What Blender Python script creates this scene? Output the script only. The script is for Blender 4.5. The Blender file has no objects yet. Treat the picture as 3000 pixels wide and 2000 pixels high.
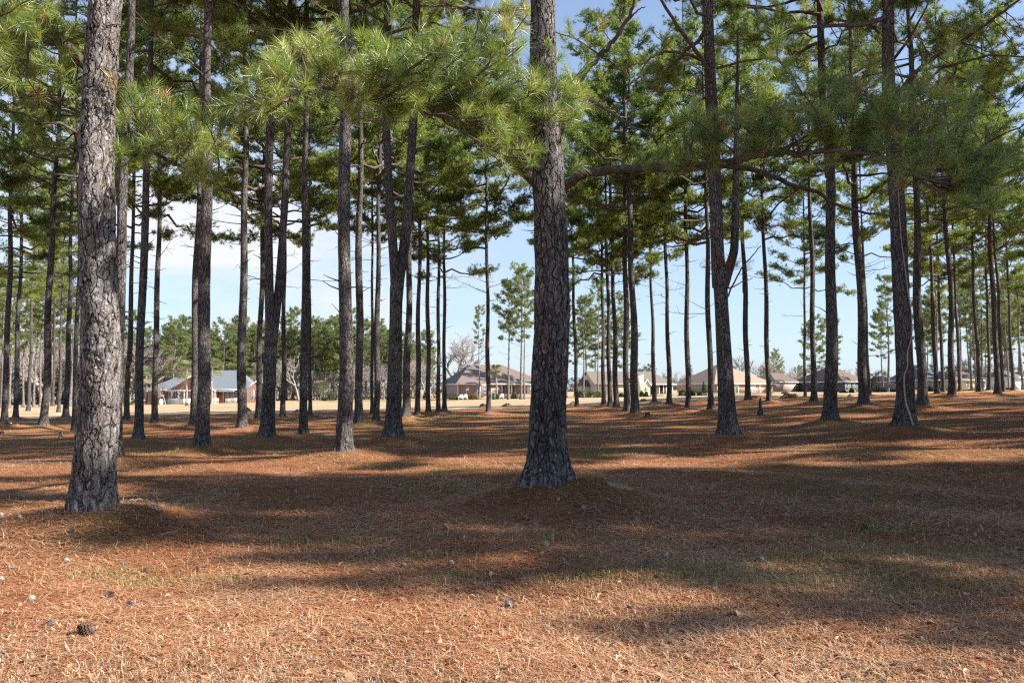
import bpy, math, random
import numpy as np
from mathutils import Vector, Matrix
C = bpy.context.scene
COL = C.collection
# ------------------------------------------------------------------ camera, sky, sun, exposure
CAMH, PITCH, FPX = 1.6, math.atan(143/2310), 2310.0
cam = bpy.data.objects.new('camera', bpy.data.cameras.new('camera')); COL.objects.link(cam)
cam.location = (0, 0, CAMH); cam.rotation_euler = (math.pi/2 + PITCH, 0, 0)
cam.data.sensor_width = 36; cam.data.lens = 36*FPX/3000; cam.data.clip_end = 6000; cam.data.clip_start = 0.05
C.camera = cam
SUN_EL, SUN_AZ = math.radians(33), math.radians(-12)      # azimuth measured from +X, negative = behind the camera plane
SX, SY, SZ = math.cos(SUN_EL)*math.cos(SUN_AZ), math.cos(SUN_EL)*math.sin(SUN_AZ), math.sin(SUN_EL)
sun = bpy.data.objects.new('sun', bpy.data.lights.new('sun', 'SUN')); COL.objects.link(sun)
sun.data.energy = 5.0; sun.data.angle = math.radians(0.55); sun.data.color = (1.0, 0.93, 0.83)
sun.rotation_euler = Vector((SX, SY, SZ)).to_track_quat('Z', 'Y').to_euler()
wld = bpy.data.worlds.new('World'); C.world = wld; wld.use_nodes = True
nt = wld.node_tree; nt.nodes.clear()
def N(t, kind, **kw):
    n = t.nodes.new(kind)
    for k, v in kw.items():
        if k.startswith('i_'):
            n.inputs[k[2:].replace('_', ' ')].default_value = v
        else: setattr(n, k, v)
    return n
def L(t, a, b): t.links.new(a, b)
sky = N(nt, 'ShaderNodeTexSky', sky_type='NISHITA', sun_disc=False, sun_elevation=SUN_EL,
        sun_rotation=math.pi/2 - SUN_AZ, air_density=1.0, dust_density=.6, ozone_density=2.0)
tc = N(nt, 'ShaderNodeTexCoord')
mp = N(nt, 'ShaderNodeMapping'); mp.inputs['Scale'].default_value = (1.0, 1.0, 2.6); mp.inputs['Location'].default_value = (0.35, 0.1, 0.0)
L(nt, tc.outputs['Generated'], mp.inputs['Vector'])
nz = N(nt, 'ShaderNodeTexNoise', i_Scale=3.2, i_Detail=7.0, i_Roughness=0.58); L(nt, mp.outputs[0], nz.inputs['Vector'])
cr = N(nt, 'ShaderNodeValToRGB'); cr.color_ramp.elements[0].position = 0.42; cr.color_ramp.elements[1].position = 0.60
L(nt, nz.outputs['Fac'], cr.inputs['Fac'])
sep = N(nt, 'ShaderNodeSeparateXYZ'); L(nt, tc.outputs['Generated'], sep.inputs[0])
side = N(nt, 'ShaderNodeMapRange'); side.inputs['From Min'].default_value = 0.05; side.inputs['From Max'].default_value = -0.22   # clouds gather to the left
L(nt, sep.outputs['X'], side.inputs['Value'])
low = N(nt, 'ShaderNodeMapRange'); low.inputs['From Min'].default_value = 0.42; low.inputs['From Max'].default_value = 0.2
L(nt, sep.outputs['Z'], low.inputs['Value'])
m1 = N(nt, 'ShaderNodeMath', operation='MULTIPLY'); L(nt, side.outputs[0], m1.inputs[0]); L(nt, low.outputs[0], m1.inputs[1])
m2 = N(nt, 'ShaderNodeMath', operation='MULTIPLY'); L(nt, m1.outputs[0], m2.inputs[0]); L(nt, cr.outputs['Color'], m2.inputs[1])
hz = N(nt, 'ShaderNodeMapRange'); hz.inputs['From Min'].default_value = 0.8; hz.inputs['From Max'].default_value = 0.02; hz.inputs['To Max'].default_value = 0.62
L(nt, sep.outputs['Z'], hz.inputs['Value'])
skt = N(nt, 'ShaderNodeMixRGB', blend_type='MULTIPLY', i_Fac=1.0); skt.inputs['Color2'].default_value = (1.25, 1.5, 1.75, 1); L(nt, sky.outputs[0], skt.inputs['Color1'])
mixh = N(nt, 'ShaderNodeMixRGB'); mixh.inputs['Color2'].default_value = (6.0, 6.9, 8.2, 1); L(nt, hz.outputs[0], mixh.inputs['Fac']); L(nt, skt.outputs[0], mixh.inputs['Color1'])
mixc = N(nt, 'ShaderNodeMixRGB'); mixc.inputs['Color2'].default_value = (7.6, 7.8, 8.2, 1)
L(nt, m2.outputs[0], mixc.inputs['Fac']); L(nt, mixh.outputs[0], mixc.inputs['Color1'])
bg = N(nt, 'ShaderNodeBackground', i_Strength=0.053); L(nt, mixc.outputs[0], bg.inputs['Color'])
wo = N(nt, 'ShaderNodeOutputWorld'); L(nt, bg.outputs[0], wo.inputs['Surface'])
C.view_settings.view_transform = 'Standard'; C.view_settings.look = 'None'; C.view_settings.exposure = 1.25; C.view_settings.gamma = 1.0
cy = C.cycles; cy.max_bounces = 5; cy.diffuse_bounces = 3; cy.glossy_bounces = 2; cy.transmission_bounces = 3; cy.transparent_max_bounces = 6
cy.caustics_reflective = False; cy.caustics_refractive = False; cy.sample_clamp_indirect = 4.0
cy.use_denoising = False; cy.pixel_filter_type = 'BLACKMAN_HARRIS'; cy.filter_width = 1.3

# ------------------------------------------------------------------ pixel helpers (photo is 3000 x 2000)
cp, sp = math.cos(PITCH), math.sin(PITCH)
def W(px, py, Y):
    u, v = (px-1500)/FPX, (1000-py)/FPX
    d = np.array([u, cp - v*sp, sp + v*cp]); s = Y/d[1]
    return np.array([0, 0, CAMH]) + d*s
def sm(a, b, x):
    t = np.clip((x-a)/(b-a), 0, 1); return t*t*(3-2*t)
def G0(x, y):
    x = np.asarray(x, float); y = np.asarray(y, float)
    z = 0.0165*200*np.tanh(x/200)
    z = z + 0.75*sm(4, 26, x)*(1-sm(85, 120, y))*sm(6, 18, y)
    z = z + 0.025*np.sin(x*0.9+1.3)*np.cos(y*0.7) + 0.015*np.sin(x*2.3+y*1.7)
    return z
def solve(px, py, mh=0.0, lo=3.0, hi=150.0):
    Y = lo
    while Y < hi:
        p = W(px, py, Y)
        if p[2] <= float(G0(p[0], p[1])) + mh: return Y
        Y += 0.05 if Y < 40 else 0.25
    return hi

# ------------------------------------------------------------------ mesh helpers
class MB:
    def __init__(s): s.V = []; s.Q = []; s.T = []; s.n = 0; s.aQ = []; s.aT = []
    def add(s, V, Q=None, T=None, a=0.5):
        V = np.asarray(V, float).reshape(-1, 3)
        if Q is not None and len(Q):
            Q = np.asarray(Q, int).reshape(-1, 4); s.Q.append(Q+s.n); s.aQ.append(np.broadcast_to(np.asarray(a, float), (len(Q),)).copy() if np.ndim(a) < 2 and (np.ndim(a) == 0 or len(a) == len(Q)) else np.full(len(Q), .5))
        if T is not None and len(T):
            T = np.asarray(T, int).reshape(-1, 3); s.T.append(T+s.n); s.aT.append(np.broadcast_to(np.asarray(a, float), (len(T),)).copy() if np.ndim(a) == 0 or len(a) == len(T) else np.full(len(T), .5))
        s.V.append(V); s.n += len(V)
    def box(s, x0, x1, y0, y1, z0, z1):
        V = [(x, y, z) for z in (z0, z1) for y in (y0, y1) for x in (x0, x1)]
        s.add(V, [(0, 2, 3, 1), (4, 5, 7, 6), (0, 1, 5, 4), (2, 6, 7, 3), (0, 4, 6, 2), (1, 3, 7, 5)])
    def poly(s, pts):
        n = len(pts)
        if n == 4: s.add(pts, [(0, 1, 2, 3)])
        else: s.add(pts, None, [(0, i, i+1) for i in range(1, n-1)])
    def tube(s, P, R, k=6, cap=True, a=0.5, lump=None):
        P = np.asarray(P, float); R = np.broadcast_to(np.asarray(R, float), (len(P),)); n = len(P)
        t = np.gradient(P, axis=0); t /= np.linalg.norm(t, axis=1)[:, None] + 1e-9
        m = t.mean(0); ref = np.array([1., 0, 0]) if abs(m[0]) < abs(m[2]) or abs(m[0]) < .5*np.linalg.norm(m) else np.array([0, 1., 0])
        u = np.cross(np.cross(t, ref), t); u /= np.linalg.norm(u, axis=1)[:, None] + 1e-9
        v = np.cross(t, u)
        th = np.arange(k)/k*2*math.pi
        rr = R[:, None]*np.ones((1, k))
        if lump is not None: rr = rr*lump(P[:, 2][:, None], th[None, :])
        V = P[:, None]+rr[..., None]*(np.cos(th)[None, :, None]*u[:, None]+np.sin(th)[None, :, None]*v[:, None])
        i = np.arange(n-1)[:, None]*k; j = np.arange(k)[None, :]; j2 = (j+1) % k
        Q = np.stack([i+j, i+j2, i+k+j2, i+k+j], -1).reshape(-1, 4)
        V = V.reshape(-1, 3); T = None
        if cap:
            V = np.vstack([V, P[-1]+t[-1]*R[-1]*.3]); b = (n-1)*k
            T = [(b+a_, b+(a_+1) % k, n*k) for a_ in range(k)]
        s.add(V, Q, T, a)
    def build(s, name, mat, parent=None, loc=None, smooth=False):
        me = bpy.data.meshes.new(name)
        V = np.vstack(s.V); Q = np.vstack(s.Q) if s.Q else np.zeros((0, 4), int); T = np.vstack(s.T) if s.T else np.zeros((0, 3), int)
        nq, ntr = len(Q), len(T)
        me.vertices.add(len(V)); me.vertices.foreach_set('co', V.astype(np.float32).ravel())
        me.loops.add(nq*4+ntr*3); me.loops.foreach_set('vertex_index', np.concatenate([Q.ravel(), T.ravel()]).astype(np.int32))
        me.polygons.add(nq+ntr)
        me.polygons.foreach_set('loop_start', np.concatenate([np.arange(nq)*4, nq*4+np.arange(ntr)*3]).astype(np.int32))
        if smooth: me.polygons.foreach_set('use_smooth', np.ones(nq+ntr, bool))
        at = me.attributes.new('rnd', 'FLOAT', 'FACE')
        at.data.foreach_set('value', np.concatenate((s.aQ or [np.zeros(0)])+(s.aT or [np.zeros(0)])).astype(np.float32))
        me.update(calc_edges=True)
        if mat: me.materials.append(mat)
        return link(name, me, parent, loc)
def link(name, me, parent=None, loc=None):
    o = bpy.data.objects.new(name, me); COL.objects.link(o)
    if parent: o.parent = parent
    if loc is not None: o.location = loc
    return o
def thing(name, label, cat, loc=(0, 0, 0), rz=0, group=None):
    o = bpy.data.objects.new(name, None); COL.objects.link(o); o.location = loc; o.rotation_euler = (0, 0, rz)
    return tag(o, label, cat, group)
def tag(o, label=None, cat=None, group=None, kind=None):
    if label: o['label'] = label
    if cat: o['category'] = cat
    if group: o['group'] = group
    if kind: o['kind'] = kind
    return o
def nrm(v): return v/(np.linalg.norm(v, axis=-1, keepdims=True)+1e-9)

# ------------------------------------------------------------------ materials
def mat(name, base=(.5, .5, .5), rough=.8, var=0.0, scale=5.0, bump=0.0, bscale=40.0, spec=.2, col2=None):
    m = bpy.data.materials.new(name); m.use_nodes = True; t = m.node_tree; b = t.nodes['Principled BSDF']
    b.inputs['Base Color'].default_value = (*base, 1); b.inputs['Roughness'].default_value = rough; b.inputs['Specular IOR Level'].default_value = spec
    c = N(t, 'ShaderNodeTexCoord')
    if var or col2:
        n = N(t, 'ShaderNodeTexNoise', i_Scale=scale, i_Detail=5.0); L(t, c.outputs['Object'], n.inputs['Vector'])
        r = N(t, 'ShaderNodeValToRGB'); L(t, n.outputs['Fac'], r.inputs['Fac'])
        c2 = col2 or tuple(x*(1-var) for x in base); c1 = base if col2 else tuple(min(1, x*(1+var)) for x in base)
        r.color_ramp.elements[0].position = .35; r.color_ramp.elements[1].position = .65
        r.color_ramp.elements[0].color = (*c2, 1); r.color_ramp.elements[1].color = (*c1, 1)
        L(t, r.outputs[0], b.inputs['Base Color'])
    if bump:
        n = N(t, 'ShaderNodeTexNoise', i_Scale=bscale, i_Detail=4.0); L(t, c.outputs['Object'], n.inputs['Vector'])
        bp = N(t, 'ShaderNodeBump', i_Strength=bump, i_Distance=.02); L(t, n.outputs['Fac'], bp.inputs['Height']); L(t, bp.outputs[0], b.inputs['Normal'])
    return m
def ramp(t, src, stops):
    r = N(t, 'ShaderNodeValToRGB'); e = r.color_ramp.elements
    while len(e) < len(stops): e.new(.5)
    for k, (p, c) in enumerate(stops): e[k].position = p; e[k].color = (*c, 1) if len(c) == 3 else c
    L(t, src, r.inputs['Fac']); return r.outputs['Color']
def bark_mat(name, cell=15.0, disp=0.0, dark=1.0, crack=.11, fine=.55):
    m = bpy.data.materials.new(name); m.use_nodes = True; t = m.node_tree; b = t.nodes['Principled BSDF']
    b.inputs['Roughness'].default_value = .9; b.inputs['Specular IOR Level'].default_value = .15
    c = N(t, 'ShaderNodeTexCoord')
    wn = N(t, 'ShaderNodeTexNoise', i_Scale=5.0, i_Detail=3.0); L(t, c.outputs['Object'], wn.inputs['Vector'])
    add = N(t, 'ShaderNodeVectorMath', operation='MULTIPLY_ADD'); add.inputs[1].default_value = (.16, .16, .42)
    L(t, wn.outputs['Color'], add.inputs[0]); L(t, c.outputs['Object'], add.inputs[2])
    mp = N(t, 'ShaderNodeMapping'); mp.inputs['Scale'].default_value = (1, 1, .21); L(t, add.outputs[0], mp.inputs['Vector'])
    v1 = N(t, 'ShaderNodeTexVoronoi', feature='DISTANCE_TO_EDGE', i_Scale=cell); L(t, mp.outputs[0], v1.inputs['Vector'])
    v1c = N(t, 'ShaderNodeTexVoronoi', feature='F1', i_Scale=cell); L(t, mp.outputs[0], v1c.inputs['Vector'])
    mp2 = N(t, 'ShaderNodeMapping'); mp2.inputs['Scale'].default_value = (1, 1, .42); L(t, add.outputs[0], mp2.inputs['Vector'])
    v2 = N(t, 'ShaderNodeTexVoronoi', feature='DISTANCE_TO_EDGE', i_Scale=cell*2.3); L(t, mp2.outputs[0], v2.inputs['Vector'])
    v2c = N(t, 'ShaderNodeTexVoronoi', feature='F1', i_Scale=cell*2.3); L(t, mp2.outputs[0], v2c.inputs['Vector'])
    fn = N(t, 'ShaderNodeTexNoise', i_Scale=70.0, i_Detail=4.0, i_Roughness=.65)
    mp3 = N(t, 'ShaderNodeMapping'); mp3.inputs['Scale'].default_value = (1, 1, .3); L(t, c.outputs['Object'], mp3.inputs['Vector']); L(t, mp3.outputs[0], fn.inputs['Vector'])
    e1 = N(t, 'ShaderNodeMapRange', interpolation_type='SMOOTHSTEP'); e1.inputs['From Max'].default_value = crack; L(t, v1.outputs['Distance'], e1.inputs['Value'])
    e2 = N(t, 'ShaderNodeMapRange', interpolation_type='SMOOTHSTEP'); e2.inputs['From Max'].default_value = .12; L(t, v2.outputs['Distance'], e2.inputs['Value'])
    d = dark
    # plate colour: greys, browns, some rusty flakes
    sc1 = N(t, 'ShaderNodeSeparateColor'); L(t, v2c.outputs['Color'], sc1.inputs[0])
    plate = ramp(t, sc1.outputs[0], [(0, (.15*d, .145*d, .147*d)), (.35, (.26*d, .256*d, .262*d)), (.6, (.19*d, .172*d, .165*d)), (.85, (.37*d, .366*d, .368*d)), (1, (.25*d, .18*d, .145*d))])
    big = N(t, 'ShaderNodeTexNoise', i_Scale=1.3, i_Detail=3.0); L(t, c.outputs['Object'], big.inputs['Vector'])
    tint = ramp(t, big.outputs['Fac'], [(.35, (.72, .66, .62)), (.65, (1.15, 1.13, 1.12))])
    mu = N(t, 'ShaderNodeMixRGB', blend_type='MULTIPLY', i_Fac=1.0); L(t, plate, mu.inputs['Color1']); L(t, tint, mu.inputs['Color2'])
    fr = ramp(t, fn.outputs['Fac'], [(.3, (.7, .68, .66)), (.7, (1.2, 1.2, 1.2))])
    mu2 = N(t, 'ShaderNodeMixRGB', blend_type='MULTIPLY', i_Fac=1.0); L(t, mu.outputs[0], mu2.inputs['Color1']); L(t, fr, mu2.inputs['Color2'])
    mf = N(t, 'ShaderNodeMath', operation='MULTIPLY_ADD'); mf.inputs[1].default_value = .45; mf.inputs[2].default_value = .55; L(t, e2.outputs[0], mf.inputs[0])
    mf2 = N(t, 'ShaderNodeMath', operation='MULTIPLY'); L(t, mf.outputs[0], mf2.inputs[0]); L(t, e1.outputs[0], mf2.inputs[1])
    mx = N(t, 'ShaderNodeMixRGB'); mx.inputs['Color1'].default_value = (.045*d, .039*d, .037*d, 1); L(t, mf2.outputs[0], mx.inputs['Fac']); L(t, mu2.outputs[0], mx.inputs['Color2'])
    L(t, mx.outputs[0], b.inputs['Base Color'])
    h1 = N(t, 'ShaderNodeMath', operation='MULTIPLY_ADD'); h1.inputs[1].default_value = .35; L(t, e2.outputs[0], h1.inputs[0]); L(t, e1.outputs[0], h1.inputs[2])
    h2 = N(t, 'ShaderNodeMath', operation='MULTIPLY_ADD'); h2.inputs[1].default_value = fine; L(t, fn.outputs['Fac'], h2.inputs[0]); L(t, h1.outputs[0], h2.inputs[2])
    h3 = N(t, 'ShaderNodeMath', operation='MULTIPLY_ADD'); h3.inputs[1].default_value = .3; L(t, sc1.outputs[1], h3.inputs[0]); L(t, h2.outputs[0], h3.inputs[2])
    if disp:
        dn = N(t, 'ShaderNodeDisplacement', i_Scale=disp); dn.inputs['Midlevel'].default_value = 1.9; L(t, h3.outputs[0], dn.inputs['Height'])
        L(t, dn.outputs[0], t.nodes['Material Output'].inputs['Displacement']); m.displacement_method = 'BOTH'
    else:
        bp = N(t, 'ShaderNodeBump', i_Strength=.9, i_Distance=.03); L(t, h3.outputs[0], bp.inputs['Height']); L(t, bp.outputs[0], b.inputs['Normal'])
    return m
def leaf_mat(name, stops, trans=.3, gloss=.06):
    m = bpy.data.materials.new(name); m.use_nodes = True; t = m.node_tree; t.nodes.remove(t.nodes['Principled BSDF'])
    a = N(t, 'ShaderNodeAttribute', attribute_name='rnd'); col = ramp(t, a.outputs['Fac'], stops)
    df = N(t, 'ShaderNodeBsdfDiffuse'); L(t, col, df.inputs['Color'])
    tr = N(t, 'ShaderNodeBsdfTranslucent'); L(t, col, tr.inputs['Color'])
    mx = N(t, 'ShaderNodeMixShader', i_Fac=trans); L(t, df.outputs[0], mx.inputs[1]); L(t, tr.outputs[0], mx.inputs[2])
    gl = N(t, 'ShaderNodeBsdfGlossy', i_Roughness=.45); mg = N(t, 'ShaderNodeMixShader', i_Fac=gloss)
    L(t, mx.outputs[0], mg.inputs[1]); L(t, gl.outputs[0], mg.inputs[2]); L(t, mg.outputs[0], t.nodes['Material Output'].inputs['Surface'])
    return m
M = {}
M['bark_near'] = bark_mat('bark_near', 13, .024, .64, .085, .3)  # centre trunk's copy, darkened so the bark colour carries its shade
M['bark_near_pale'] = bark_mat('bark_near_pale', 13, .026, 1.0, .08, .28)  # left trunk's copy, brightened so the bark colour carries the sunlight
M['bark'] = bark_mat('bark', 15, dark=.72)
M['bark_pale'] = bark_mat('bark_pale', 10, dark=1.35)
M['limb'] = mat('limb', (.11, .088, .078), .9, .4, 9, .6, 60)
M['needle'] = leaf_mat('needle', [(0, (.065, .12, .018)), (.45, (.20, .28, .038)), (.85, (.43, .50, .085)), (.97, (.34, .30, .08)), (1, (.28, .11, .035))], .52, .07)
M['needle_near'] = leaf_mat('needle_near', [(0, (.08, .14, .022)), (.5, (.24, .33, .045)), (.93, (.50, .53, .11)), (.96, (.30, .13, .05)), (1, (.33, .12, .05))], .38, .10)
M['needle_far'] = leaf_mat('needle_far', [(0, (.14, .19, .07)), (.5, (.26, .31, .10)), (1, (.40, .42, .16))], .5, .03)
M['shrub'] = leaf_mat('shrub', [(0, (.03, .055, .015)), (.6, (.07, .11, .03)), (1, (.13, .17, .04))], .2, .1)
M['shrub_yellow'] = leaf_mat('shrub_yellow', [(0, (.09, .12, .02)), (1, (.24, .26, .05))], .2, .05)
M['palm'] = leaf_mat('palm', [(0, (.10, .12, .04)), (.7, (.22, .25, .10)), (1, (.36, .34, .18))], .25, .1)
M['twig'] = mat('twig', (.22, .18, .16), .9, .3, 3)
M['twig_grey'] = mat('twig_grey', (.30, .26, .24), .9, .25, 3)
M['straw'] = leaf_mat('straw', [(0, (.22, .078, .032)), (.4, (.44, .18, .08)), (.75, (.62, .335, .18)), (1, (.76, .52, .33))], .1, .05)
M['drygrass'] = leaf_mat('drygrass', [(0, (.32, .22, .12)), (.5, (.54, .42, .27)), (1, (.74, .64, .47))], .2, .04)
M['grass'] = leaf_mat('grass', [(0, (.13, .15, .03)), (.6, (.25, .27, .07)), (1, (.42, .38, .15))], .3, .04)
M['deadleaf'] = leaf_mat('deadleaf', [(0, (.22, .10, .045)), (.5, (.42, .22, .11)), (1, (.62, .42, .25))], .15, .06)

def ground_mat():
    m = bpy.data.materials.new('straw_ground'); m.use_nodes = True; t = m.node_tree; b = t.nodes['Principled BSDF']
    b.inputs['Roughness'].default_value = .95; b.inputs['Specular IOR Level'].default_value = .08
    c = N(t, 'ShaderNodeTexCoord'); acc = None
    for k, (ang, sc) in enumerate(((.3, 9), (1.3, 10), (2.3, 8), (2.9, 14))):
        mp = N(t, 'ShaderNodeMapping'); mp.inputs['Rotation'].default_value = (0, 0, ang); mp.inputs['Scale'].default_value = (1, 14, 1); mp.inputs['Location'].default_value = (k*3.1, k*1.7, 0)
        L(t, c.outputs['Object'], mp.inputs['Vector'])
        n = N(t, 'ShaderNodeTexNoise', i_Scale=float(sc), i_Detail=2.0); L(t, mp.outputs[0], n.inputs['Vector'])
        if acc is None: acc = n.outputs['Fac']
        else:
            q = N(t, 'ShaderNodeMath', operation='MAXIMUM'); L(t, acc, q.inputs[0]); L(t, n.outputs['Fac'], q.inputs[1]); acc = q.outputs[0]
    straw = ramp(t, acc, [(.42, (.11, .043, .022)), (.56, (.30, .125, .06)), (.68, (.50, .235, .12)), (.8, (.62, .38, .23))])
    pn = N(t, 'ShaderNodeTexNoise', i_Scale=.28, i_Detail=6.0, i_Roughness=.6); L(t, c.outputs['Object'], pn.inputs['Vector'])
    pm = ramp(t, pn.outputs['Fac'], [(.47, (0, 0, 0)), (.64, (.62, .62, .62))])
    grass = ramp(t, acc, [(.42, (.07, .06, .02)), (.58, (.20, .16, .055)), (.75, (.36, .30, .12))])
    mx = N(t, 'ShaderNodeMixRGB'); L(t, pm, mx.inputs['Fac']); L(t, straw, mx.inputs['Color1']); L(t, grass, mx.inputs['Color2'])
    ln = N(t, 'ShaderNodeTexNoise', i_Scale=1.4, i_Detail=5.0); L(t, c.outputs['Object'], ln.inputs['Vector'])
    lv = ramp(t, ln.outputs['Fac'], [(.3, (.75, .73, .72)), (.7, (1.18, 1.15, 1.12))])
    mu = N(t, 'ShaderNodeMixRGB', blend_type='MULTIPLY', i_Fac=1.0); L(t, mx.outputs[0], mu.inputs['Color1']); L(t, lv, mu.inputs['Color2'])
    # far edge of the grove: straw thins into dormant tan grass
    sx = N(t, 'ShaderNodeSeparateXYZ'); L(t, c.outputs['Object'], sx.inputs[0])
    a1 = N(t, 'ShaderNodeMath', operation='MULTIPLY_ADD'); a1.inputs[1].default_value = -.15; L(t, sx.outputs['X'], a1.inputs[0]); L(t, sx.outputs['Y'], a1.inputs[2])
    a2 = N(t, 'ShaderNodeMath', operation='MULTIPLY_ADD'); a2.inputs[1].default_value = 26.0; L(t, pn.outputs['Fac'], a2.inputs[0]); L(t, a1.outputs[0], a2.inputs[2])
    fm = N(t, 'ShaderNodeMapRange'); fm.inputs['From Min'].default_value = 80.0; fm.inputs['From Max'].default_value = 92.0; L(t, a2.outputs[0], fm.inputs['Value'])
    # bare dry grass close to the camera
    nm = N(t, 'ShaderNodeMapRange'); nm.inputs['From Min'].default_value = 20.5; nm.inputs['From Max'].default_value = 17.0; nm.inputs['To Max'].default_value = .55
    L(t, a2.outputs[0], nm.inputs['Value'])
    tan = ramp(t, ln.outputs['Fac'], [(.3, (.36, .25, .14)), (.7, (.50, .38, .23))])
    m3 = N(t, 'ShaderNodeMixRGB'); L(t, fm.outputs[0], m3.inputs['Fac']); L(t, mu.outputs[0], m3.inputs['Color1']); L(t, tan, m3.inputs['Color2'])
    tan2 = ramp(t, acc, [(.42, (.15, .085, .04)), (.6, (.38, .25, .14)), (.78, (.62, .48, .32))])
    m4 = N(t, 'ShaderNodeMixRGB'); L(t, nm.outputs[0], m4.inputs['Fac']); L(t, m3.outputs[0], m4.inputs['Color1']); L(t, tan2, m4.inputs['Color2'])
    L(t, m4.outputs[0], b.inputs['Base Color'])
    hb = N(t, 'ShaderNodeMath', operation='ADD'); L(t, acc, hb.inputs[0]); L(t, ln.outputs['Fac'], hb.inputs[1])
    bp = N(t, 'ShaderNodeBump', i_Strength=1.0, i_Distance=.05); L(t, hb.outputs[0], bp.inputs['Height']); L(t, bp.outputs[0], b.inputs['Normal'])
    return m
M['ground'] = ground_mat()
M['sand'] = mat('sand', (.34, .27, .21), .95, .25, 6, .8, 50)

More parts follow.
